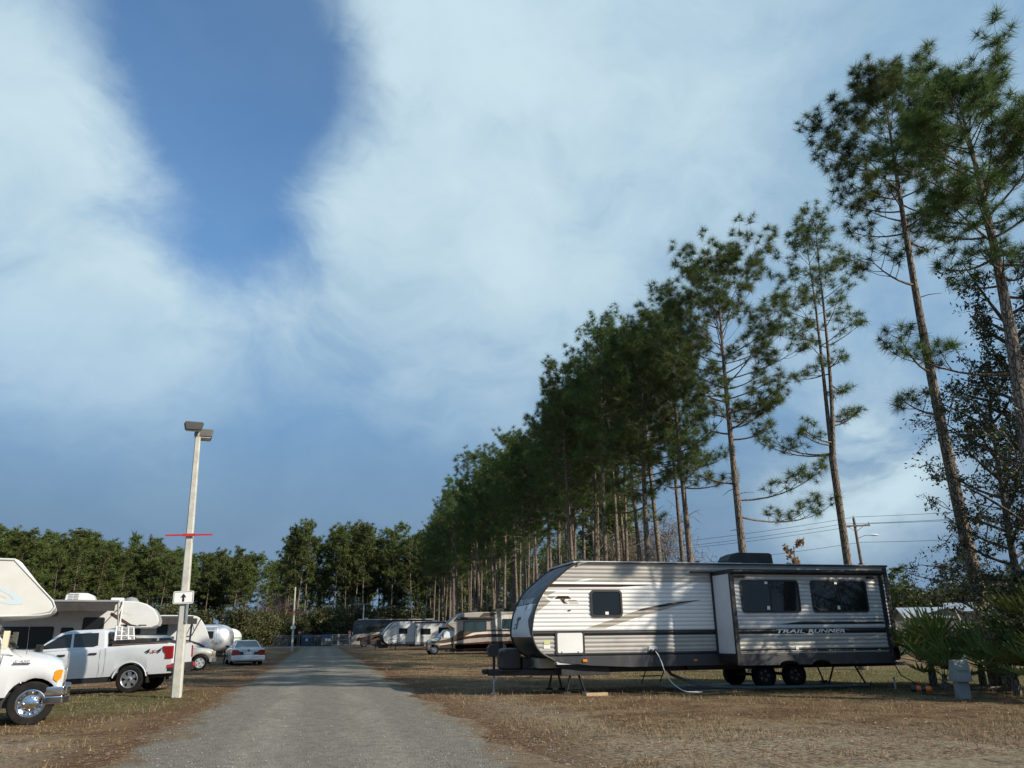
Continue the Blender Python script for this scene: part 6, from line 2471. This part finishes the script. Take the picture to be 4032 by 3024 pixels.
# --- white trailer with dark slate cap
def trailer_slate():
    T = thing('travel_trailer', 'white travel trailer with slate front cap and blue bird emblem, between two motorhomes', 'travel trailer')
    YN, YF = 94.0, 96.5
    prof = smooth_tab([(8.7, 3.22), (8.3, 3.0), (7.85, 2.6), (7.5, 2.15), (7.30, 1.75), (7.26, 1.45), (7.36, 1.1), (7.62, .82), (7.95, .68)], 28)
    mb = MB()
    mb.prism(prof + [(18.5, .66), (18.5, 3.22)], YN, YF)
    mb.build('body', WHITE, T, bevel=.03, seg=2, angle=45)
    mb = MB()
    n = len(prof)
    vs = [(x - .05 - .22 * (1 - s * s), YN + 1.25 + s * 1.26, z) for s in (-1, -.6, 0, .6, 1) for x, z in prof]
    for k in range(4):
        for i in range(n - 1):
            zm = prof[i][1]
            mb.add([vs[k * n + i], vs[k * n + i + 1], vs[(k + 1) * n + i + 1], vs[(k + 1) * n + i]], [(0, 1, 2, 3)], 0 if zm > 1.75 else 1)
    mb.build('front_cap', [pm('slate_blue_cap', (.13, .17, .19), .2, coat=.5), BLACKGR], T, angle=50)
    mb = MB()
    mb.tube([(x + .0, YN - .005, z) for x, z in prof], .05, 5)
    mb.build('cap_trim', BLACKP, T)
    mb = MB()
    g = lambda p, mi: mb.face(p, YN - .004, mi)
    g([(8.0, 2.25), (8.35, 2.62), (8.8, 2.78), (9.3, 2.80), (8.8, 2.74), (8.4, 2.56)], 0)
    g([(7.9, 1.42), (8.5, 1.72), (9.2, 1.92), (8.6, 1.68)], 0)
    g([(8.3, 1.40), (9.2, 1.58), (10.4, 1.66), (18.3, 1.70), (18.3, 1.60), (10.4, 1.54), (9.3, 1.48)], 1)
    g([(8.0, .70), (18.4, .70), (18.4, .92), (9.8, .92), (8.2, .82)], 2)
    mb.build('graphics', [DARKGR, LGREYP, GREYP], T, smooth=False)
    window(T, (0, 0, 0), 9.1, 10.1, 1.82, 2.46, YN, .07, .05)
    mb = MB()
    o = rrect(7.95, 8.95, .78, 1.22, .06)
    mb.tube([(a, YN - .006, z) for a, z in o] + [(o[0][0], YN - .006, o[0][1])], .02, 5)
    mb.box(8.36, 8.50, YN - .02, YN - .004, .82, .92)
    mb.build('bay_door', BLACKP, T)
    mb = MB()
    mb.box(11.05, 15.6, YN - .85, YN, .62, 3.02)
    s = mb.build('slide_out', WHITE, T, bevel=.02)
    mb = MB()
    mb.box(10.95, 11.15, YN - .87, YN - .01, .60, 3.06)
    mb.box(15.5, 15.68, YN - .87, YN - .01, .60, 3.06)
    mb.box(11.1, 15.6, YN - .86, YN - .84, .62, .90)
    mb.build('slide_trim', GREYP, s, bevel=.01)
    mb = MB()
    mb.box(10.9, 15.75, YN - .95, YN, 3.04, 3.16)
    mb.build('slide_awning', FABRIC, s)
    window(s, (0, 0, 0), 11.55, 12.75, 1.72, 2.40, YN - .85, .07, .05)
    window(s, (0, 0, 0), 13.7, 15.1, 1.85, 2.50, YN - .85, .07, .05)
    mb = MB()
    y_ = YN - .858
    for p in ([(11.62, 1.46), (12.05, 1.46), (11.92, 1.40), (11.75, 1.40)], [(11.80, 1.44), (11.93, 1.44), (11.88, 1.26)], [(11.62, 1.47), (11.72, 1.54), (11.76, 1.47)], [(11.93, 1.47), (12.10, 1.53), (12.05, 1.46)]):
        mb.face(p, y_)
    mb.build('emblem', BLUEP, s, smooth=False)
    mb = MB()
    mb.box(8.0, 18.4, YN + .2, YF - .2, .48, .68)
    mb.prism([(8.0, .5), (6.4, .46), (6.4, .56), (8.0, .64)], 94.7, 95.8)
    mb.box(6.62, 7.12, 94.9, 95.6, .56, 1.18)
    mb.tube([(6.5, 95.25, .02), (6.5, 95.25, 1.0)], .04, 8)
    mb.box(6.9, 7.9, 94.5, 96.0, .26, .50)
    mb.build('tongue', BLACKM, T, bevel=.02)
    for x in (8.2, 8.75, 17.2):
        mb = MB()
        mb.tube([(x, YN + .3, .04), (x + .08, YN + .3, .55)], .05, 4)
        mb.build('stabiliser_leg', BLACKM, T)
    mb = MB()
    mb.box(12.05, 12.35, YN - .83, YN - .80, .42, .60)
    mb.build('marker_light', ORANGE, T)
    for x in (12.9, 13.8):
        wheel(T, (0, 0, 0), x, YN + .2, .35, .36, .22, 'dark', -1)
        wheel(T, (0, 0, 0), x, YF - .2, .35, .36, .22, 'dark', 1)
    roof_ac(T, 16.0, 17.2, 95.2, 3.24, .30, IVORY)
    mb = MB()
    mb.box(13.2, 13.8, 94.9, 95.5, 3.22, 3.36)
    mb.build('roof_vent', WHITE, T, bevel=.03)
    place(T, 13.0, 95.2)


# --- black and tan bus motorhome
def motorhome_bus():
    T = thing('motorhome', 'long black and tan bus-style motorhome, the farthest one on the right side', 'motorhome')
    YN, YF = 124.0, 126.5
    mb = MB()
    prof = [(4.85, .32), (4.72, .8), (4.80, 1.5), (4.98, 3.3), (5.25, 3.86), (5.8, 4.06), (17.8, 4.12), (17.9, .34)]
    mb.prism(prof, YN, YF)
    mb.build('body', pm('black_coach_paint', (.02, .021, .024), .15, coat=.8), T, bevel=.12, seg=3, angle=24)
    mb = MB()
    g = lambda p, mi: mb.face(p, YN - .005, mi)
    g([(4.80, .36), (4.74, .85), (4.86, 1.55), (5.3, 1.85), (6.2, 2.05), (7.0, 2.05), (6.2, 1.75), (5.6, 1.30), (5.5, .95), (6.1, .9), (6.1, .36)], 0)
    g([(5.9, 1.45), (6.6, 1.85), (7.8, 2.12), (9.4, 2.25), (11, 2.4), (17.8, 2.5), (17.8, 2.25), (11, 2.15), (9.2, 1.95), (7.5, 1.7), (6.5, 1.4)], 0)
    g([(5.6, .92), (6.5, 1.38), (7.5, 1.68), (9.2, 1.9), (17.8, 2.0), (17.8, .9), (7.6, .9), (7.3, 1.0), (6.9, 1.1), (6.4, 1.0)], 1)
    g([(7.7, 1.0), (8.3, 1.5), (9.2, 1.72), (17.8, 1.8), (17.8, 1.62), (9.3, 1.5), (8.5, 1.3)], 0)
    g([(8.4, 3.15), (9.2, 3.3), (10.6, 3.65), (12, 3.75), (10.4, 3.45), (9.2, 3.05)], 1)
    g([(9.0, 2.4), (9.4, 2.75), (10.4, 2.8), (10.4, 2.5)], 0)
    g([(7.8, .42), (17.8, .42), (17.8, .88), (7.8, .88)], 2)
    mb.build('swoosh_graphics', [pm('tan_coach_paint', (.33, .30, .25), .25, coat=.5), BROWN, BROWNGR], T, smooth=False)
    window(T, (0, 0, 0), 5.3, 6.5, 1.95, 3.3, YN, .1, .04, glass=GLASSB)
    window(T, (0, 0, 0), 7.0, 8.3, 2.3, 3.1, YN, .08, .05)
    window(T, (0, 0, 0), 10.8, 13.0, 2.6, 3.3, YN, .08, .05)
    mb = MB()
    mb.add([(4.86, YN + .15, 1.75), (4.86, YF - .15, 1.75), (5.0, YF - .2, 3.35), (5.0, YN + .2, 3.35)], [(0, 1, 2, 3)])
    mb.v = [(v[0] - .03, v[1], v[2]) for v in mb.v]
    mb.build('windshield', GLASSB, T)
    mb = MB()
    mb.box(4.85, 4.98, YN - .25, YN - .05, 1.75, 2.20)
    mb.build('mirror', CHROME, T, bevel=.03)
    mb = MB()
    mb.box(5.6, 17.7, YN - .02, YN + .03, 4.03, 4.11)
    mb.build('roof_rail', LGREYP, T)
    mb = MB()
    mb.lathe([(.35, 0), (.32, .14), (.2, .26), (.001, .3)], (6.9, 125, 4.08), 'z', 14)
    mb.build('satellite_dome', GREYP, T)
    for x in (8.3, 9.9):
        mb = MB()
        mb.box(x, x + 1.1, 124.8, 125.6, 4.10, 4.38)
        mb.build('air_conditioner', BLACKP, T, bevel=.08)
    for x in (6.75, 14.2):
        wheel(T, (0, 0, 0), x, YN + .18, .50, .51, .3, 'chrome', -1)
        wheel(T, (0, 0, 0), x, YF - .2, .50, .51, .3, 'chrome', 1)
    mb = MB()
    mb.prism([(6.75 + .62 * math.cos(a), .42 + .64 * math.sin(a)) for a in np.linspace(-.05, math.pi + .05, 15)], YN - .012, YN + .012)
    mb.build('wheel_arch', BLACKM, T)
    mb = MB()
    mb.box(8.0, 17.5, YN + .2, YF - .2, .2, .4)
    mb.build('underbody', BLACKM, T)
    place(T, 11.5, 125.2)


motorhome_brown()
trailer_slate()
motorhome_bus()


# ------------------------------------------------------------------ poles, signs, fence, bins
def light_pole(x, y, label, lean, h=7.65, sign=True, heads=True, red=True, group=None, s=1.0, base_w=.275, top_w=.15):
    T = thing('light_pole', label, 'light pole', (x, y, hz(x, y) - .05), 0, group, rot=(0, lean, 0))
    mb = MB()
    rings = []
    for z, w in ((0, base_w), (h * .33, base_w - (base_w - top_w) * .33), (h * .66, base_w - (base_w - top_w) * .66), (h, top_w)):
        a, c = w / 2, w / 2 * .72
        rings.append([(-c, -a, z), (c, -a, z), (a, -c, z), (a, c, z), (c, a, z), (-c, a, z), (-a, c, z), (-a, -c, z)])
    mb.loft(rings)
    mb.build('shaft', CONCRETE, T, angle=30)
    if heads:
        mb = MB()
        mb.tube([(0, 0, h - .02), (0, 0, h + .32)], .045, 8)
        mb.build('tenon', GREYP, T)
        for k, (hx, hy, hz_, rz) in enumerate(((-.12, -.20, h + .30, R_(14)), (.13, .26, h + .14, R_(-166)))):
            mb = MB()
            mb.prism([(-.23, -.12), (-.28, .09), (-.25, .13), (.25, .13), (.28, .09), (.23, -.12)], -.20, .20)
            o = mb.build('lamp_head', pm('bronze_housing', (.06, .06, .056), .5, var=.1), T, bevel=.02)
            o.location = (hx, hy, hz_)
            o.rotation_euler = (R_(8), 0, rz)
            mb = MB()
            mb.box(-.20, .20, -.16, .16, -.145, -.132)
            mb.build('lens', LGREYP, o)
            mb = MB()
            mb.tube([(0, 0, h + .2), (hx * .5, hy * .5, hz_ - .05), (hx, hy, hz_)], .03, 6)
            mb.build('lamp_arm', GREYP, T)
    if red:
        mb = MB()
        L = .66
        mb.box(-L, L, -.17, -.145, 4.515, 4.565)
        mb.box(-.17, .17, -.175, -.15, 4.50, 4.58)
        o = mb.build('clearance_bar', REDP, T)
        o.location = (lean * -4.0 * 0 + 0, 0, .05)
    if sign:
        mb = MB()
        mb.prism(rrect(-.28, .28, 2.60, 2.96, .05), -.185, -.178)
        so = mb.build('arrow_sign', SIGNW, T)
        mb = MB()
        o1, i1 = rrect(-.262, .262, 2.618, 2.942, .042), rrect(-.250, .250, 2.630, 2.930, .034)
        n = len(o1)
        mb.add([(a, -.189, b) for a, b in o1] + [(a, -.189, b) for a, b in i1], [(k, (k + 1) % n, n + (k + 1) % n, n + k) for k in range(n)])
        mb.build('border', BLACKGR, so)
        mb = MB()
        mb.face([(0, 2.89), (.085, 2.775), (.03, 2.785), (.03, 2.66), (-.03, 2.66), (-.03, 2.785), (-.085, 2.775)], -.190)
        mb.build('arrow', BLACKGR, so)
        mb = MB()
        mb.box(.085, .15, -.16, -.10, 2.05, 2.58)
        mb.build('conduit_box', GALV, T, bevel=.01)
    return T


light_pole(-3.84, 24.6, 'leaning concrete light pole with twin lamp heads and arrow sign in the verge', R_(-2.2))
p2 = light_pole(-3.2, 101.7, 'second concrete light pole far down the road', R_(-1.2), heads=False)


def white_lamp():
    T = thing('light_pole', 'white lamp post with T-shaped head behind the far motorhomes', 'light pole', (7.2, 139, 0))
    mb = MB()
    mb.tube([(0, 0, -.05), (0, 0, 6.9)], [.13, .10], 8)
    mb.build('shaft', SIGNW, T)
    for s in (-1, 1):
        mb = MB()
        mb.box(s * .10 if s > 0 else -.85, .85 if s > 0 else -.10, -.16, .16, 6.88, 7.05)
        mb.build('lamp_head', GREYP, T, bevel=.03)


white_lamp()


def round_sign(x, y, label, h=2.35):
    T = thing('road_sign', label, 'sign', (x, y, hz(x, y)))
    mb = MB()
    mb.box(-.03, .03, -.02, .02, -.1, h + .25)
    mb.build('post', GALV, T)
    mb = MB()
    mb.lathe([(.001, -.035), (.33, -.035), (.33, -.025), (.001, -.025)], (0, 0, h), 'y', 24)
    d = mb.build('disc', pm('faded_red_sign', (.42, .10, .09), .5, var=.1), T)
    mb = MB()
    mb.face([(-.20, h - .05), (.20, h - .05), (.20, h + .05), (-.20, h + .05)], -.040)
    mb.build('bar', SIGNW, d)


round_sign(-3.55, 149.3, 'round red no-entry sign next to the blue bins')
round_sign(5.35, 148.6, 'round red no-entry sign beside the gate')


def dumpster(x, y, label, mat, lid, second=False):
    T = thing('dumpster', label, 'dumpster', (x, y, hz(x, y)))
    mb = MB()
    mb.prism([(-.75, .12), (-.95, 1.35), (.85, 1.75), (.85, .12)], -1.0, 1.0, plane='yz')
    mb.build('bin', mat, T, bevel=.02)
    mb = MB()
    for s in (-1, 1):
        mb.box(s * 1.0 if s > 0 else -1.09, 1.09 if s > 0 else -1.0, -.5, .6, .85, 1.05)
    mb.build('fork_pocket', mat, T, bevel=.01)
    for k, x0 in enumerate((-1.02, .01)):
        mb = MB()
        mb.add([(x0, -1.0, 1.36), (x0 + 1.0, -1.0, 1.36), (x0 + 1.0, .05, 2.0), (x0, .05, 2.0), (x0, .9, 1.85), (x0 + 1.0, .9, 1.85)], [(0, 1, 2, 3), (3, 2, 5, 4), (0, 3, 4), (1, 5, 2), (0, 4, 5, 1)])
        mb.build('lid', lid, T)
    mb = MB()
    for xo in ((-.05,) if not second else (-.1, .45)):
        mb.add([(xo - .2, -.905, .85), (xo + .2, -.905, .85), (xo + .2, -.965, 1.28), (xo - .2, -.965, 1.28)], [(0, 1, 2, 3)])
    mb.build('notice', SIGNW, T)


dumpster(-2.2, 151.0, 'dark blue dumpster with sloped lids beside the no-entry sign', pm('blue_grey_bin', (.05, .08, .11), .5, var=.2, dirt=.3), BLUEP)
dumpster(1.35, 151.5, 'grey-green dumpster with dark lids next to the gate', pm('grey_green_bin', (.17, .20, .19), .5, var=.15, dirt=.3), BLUEP, True)


def fence(name, x0, x1, y, label, h=1.85, step=3.0):
    T = thing(name, label, 'fence', ((x0 + x1) / 2, y, 0))
    P = ((x0 + x1) / 2, y, 0)
    n = max(1, int((x1 - x0) / step))
    for k in range(n + 1):
        x = x0 + (x1 - x0) * k / n
        mb = MB(P)
        mb.tube([(x, y, -.1), (x, y, h + .05)], .035, 6)
        mb.build('post', GALV, T)
    mb = MB(P)
    mb.tube([(x0, y, h), (x1, y, h)], .025, 6)
    mb.build('top_rail', GALV, T)
    vs = []
    w = .006
    for s in (-1, 1):
        x = x0 - h
        while x < x1:
            a, b = (x, x + h) if s > 0 else (x + h, x)
            za, zb_ = .05, h
            q = [(a - w, y, za), (a + w, y, za), (b + w, y, zb_), (b - w, y, zb_)]
            if min(a, b) >= x0 and max(a, b) <= x1:
                vs += q
            x += .11
    if vs:
        v = np.array(vs) - np.array(P)
        o = soup('chain_link', v, GALV, T, 4)
        o['kind'] = 'stuff'


fence('chain_link_fence', -62, -3.9, 150.2, 'long chain-link fence along the back wood, left of the no-entry sign')
fence('chain_link_fence', -3.9, 2.25, 153.4, 'short chain-link fence behind the two dumpsters')
fence('chain_link_fence', 5.6, 46, 150.0, 'chain-link fence behind the far bus-style motorhome')


def gate(x0, x1, y, label):
    T = thing('fence_gate', label, 'gate', ((x0 + x1) / 2, y, 0))
    P = ((x0 + x1) / 2, y, 0)
    mb = MB(P)
    for x in (x0 + .06, x1 - .06):
        mb.tube([(x, y, .1), (x, y, 1.95)], .045, 6)
    for z in (.12, 1.0, 1.93):
        mb.tube([(x0 + .06, y, z), (x1 - .06, y, z)], .04, 6)
    mb.build('frame', GALV, T)
    vs = []
    w, h = .008, 1.8
    for s in (-1, 1):
        x = x0 - h
        while x < x1:
            for k in range(10):
                xa, xb = x + h * k / 10, x + h * (k + 1) / 10
                if xa >= x0 and xb <= x1:
                    za, zb_ = (.12 + h * k / 10, .12 + h * (k + 1) / 10) if s > 0 else (.12 + h * (10 - k) / 10, .12 + h * (9 - k) / 10)
                    vs += [(xa - w, y, za), (xa + w, y, za), (xb + w, y, zb_), (xb - w, y, zb_)]
            x += .12
    o = soup('chain_link', np.array(vs) - np.array(P), GALV, T, 4)
    o['kind'] = 'stuff'


gate(2.3, 3.35, 150.0, 'narrow galvanised chain-link gate next to the grey-green dumpster')
gate(3.5, 5.3, 150.0, 'wide galvanised chain-link gate beside the no-entry sign')
for x, lb in ((3.42, 'stout pale gate post between the narrow and the wide gate'), (5.45, 'stout pale gate post at the far end of the wide gate')):
    mb = MB((x, 150.0, 0))
    mb.tube([(x, 150, -.1), (x, 150, 2.1)], .09, 8)
    o = mb.build('gate_post', GALV)
    o.location = (x, 150.0, 0)
    tag(o, lb, 'post')


# ------------------------------------------------------------------ power line and low buildings on the right
def utility_pole(x, y, label, h=11.0, lamp=True, arm=2.6, rz=0.0, transformer=False):
    T = thing('utility_pole', label, 'utility pole', (x, y, 0), rz, rot=(0, R_(-1.0), rz))
    mb = MB()
    mb.tube([(0, 0, -.2), (0, 0, h)], [.17, .11], 10)
    mb.build('shaft', WOODPOLE, T)
    mb = MB()
    mb.box(-arm / 2, arm / 2, -.16, -.06, h - .75, h - .62)
    mb.tube([(-.7, -.11, h - .7), (0, -.1, h - 1.2)], .02, 4)
    mb.tube([(.7, -.11, h - .7), (0, -.1, h - 1.2)], .02, 4)
    c = mb.build('crossarm', WOODPOLE, T)
    for k, xx in enumerate((-arm / 2 + .08, arm / 2 - .08, 0)):
        mb = MB()
        zz = h - .62 if k < 2 else h
        mb.lathe([(.04, 0), (.06, .05), (.035, .10), (.06, .15), (.03, .2), (.001, .2)], (xx, -.11 if k < 2 else 0, zz), 'z', 8)
        mb.build('insulator', GREYP, c)
    if lamp:
        mb = MB()
        mb.tube([(.1, -.1, h - 1.75), (.6, -.2, h - 1.55), (1.1, -.3, h - 1.55)], .03, 6)
        a = mb.build('lamp_arm', GALV, T)
        mb = MB()
        rings = []
        for u, w_, z_ in ((0, .05, .04), (.15, .12, .08), (.4, .15, .09), (.65, .11, .07), (.75, .03, .03)):
            rings.append([(1.0 + u, -.3 + w_ * math.cos(q), h - 1.55 + z_ * math.sin(q)) for q in np.linspace(0, 2 * math.pi, 8, endpoint=False)])
        mb.loft(rings)
        mb.build('street_lamp', SIGNW, a)
    if transformer:
        mb = MB()
        mb.lathe([(.001, 0), (.25, 0), (.27, .1), (.27, .8), (.2, .9), (.001, .92)], (.38, 0, h - 2.4), 'z', 14)
        mb.build('transformer', LGREYP, T)


UP = (45.0, 57.0)
utility_pole(*UP, 'wooden utility pole with crossarm and street lamp beyond the trailer roof', 11.0, True, 2.5, R_(-18))
utility_pole(63.0, 61.0, 'utility pole with a grey transformer behind the palmettos', 6.4, False, 1.4, R_(-20), True)


def wire(p, q, sag, label):
    P, Q = Vector(p), Vector(q)
    mb = MB()
    mb.tube([P.lerp(Q, u) - Vector((0, 0, sag * 4 * u * (1 - u))) for u in np.linspace(0, 1, 25)], .016, 4)
    tag(mb.build('power_line', BLACKP), label, 'power line', 'overhead power lines')


E_ = (71.0, 28.0)
W_ = (16.0, 90.0)
for dx, dz, lb in ((-1.15, 10.5, 'overhead wire on one end of the crossarm'), (0.0, 11.1, 'top overhead wire of the utility pole'), (1.15, 10.5, 'overhead wire on the other end of the crossarm'), (0.1, 8.9, 'lower overhead cable of the utility pole')):
    wire((UP[0] + dx, UP[1] - dx * .3, dz), (E_[0] + dx, E_[1], dz + .6), .7, lb + ', running to the right')
    wire((UP[0] + dx, UP[1] - dx * .3, dz), (W_[0] + dx, W_[1], dz - .2), .9, lb + ', running to the left')
wire((46, 75, 6.6), (100, 74, 6.8), .6, 'low overhead wire crossing above the far metal roofs')
wire((46, 78, 4.6), (100, 80, 4.9), .5, 'lowest overhead wire just above the metal roofs')


def shed(x, y, w, d, wall_h, ridge, rz, label, wall, roofm, ridge_along='x'):
    T = thing('shed', label, 'building', (x, y, 0), rz)
    mb = MB()
    mb.prism([(-w / 2, -.1), (w / 2, -.1), (w / 2, wall_h), (0, ridge - .06), (-w / 2, wall_h)], -d / 2, d / 2)
    mb.build('wall', wall, T)
    for s in (-1, 1):
        mb = MB()
        o = .35
        a = (s * (w / 2 + o), wall_h - (ridge - wall_h) * o / (w / 2))
        mb.prism([(0, ridge), a, (a[0], a[1] + .08), (0, ridge + .08)], -d / 2 - .3, d / 2 + .3)
        mb.build('roof_panel', roofm, T)
    mb = MB()
    mb.box(-1.2, 1.2, -d / 2 - .04, -d / 2 - .005, 0, 2.1)
    mb.build('door', GREYP, T)


TANWALL = pm('tan_metal_wall', (.22, .18, .14), .6, var=.06)
ROOFM = pm('pale_metal_roof', (.33, .37, .40), .4, .2, var=.08)
shed(66.0, 75.2, 4.6, 4.6, 3.0, 4.0, R_(246), 'low shed with pale metal roof beyond the palmettos', TANWALL, ROOFM)
shed(69.6, 75.6, 6.0, 8, 3.15, 3.85, R_(322), 'tan gabled shed right of the pale-roofed one', TANWALL, ROOFM)
shed(84.0, 86.5, 5.0, 6, 4.0, 5.0, R_(226), 'farther shed with a bright metal roof', TANWALL, ROOFM)
mb = MB((60, 58, 0))
mb.box(42, 78, 57.95, 58.05, -.1, 2.35)
o = mb.build('dark_fence', pm('dark_fence_boards', (.035, .035, .038), .7, var=.2))
o.location = (60, 58, 0)
tag(o, 'long dark screen fence in front of the far sheds', 'fence')
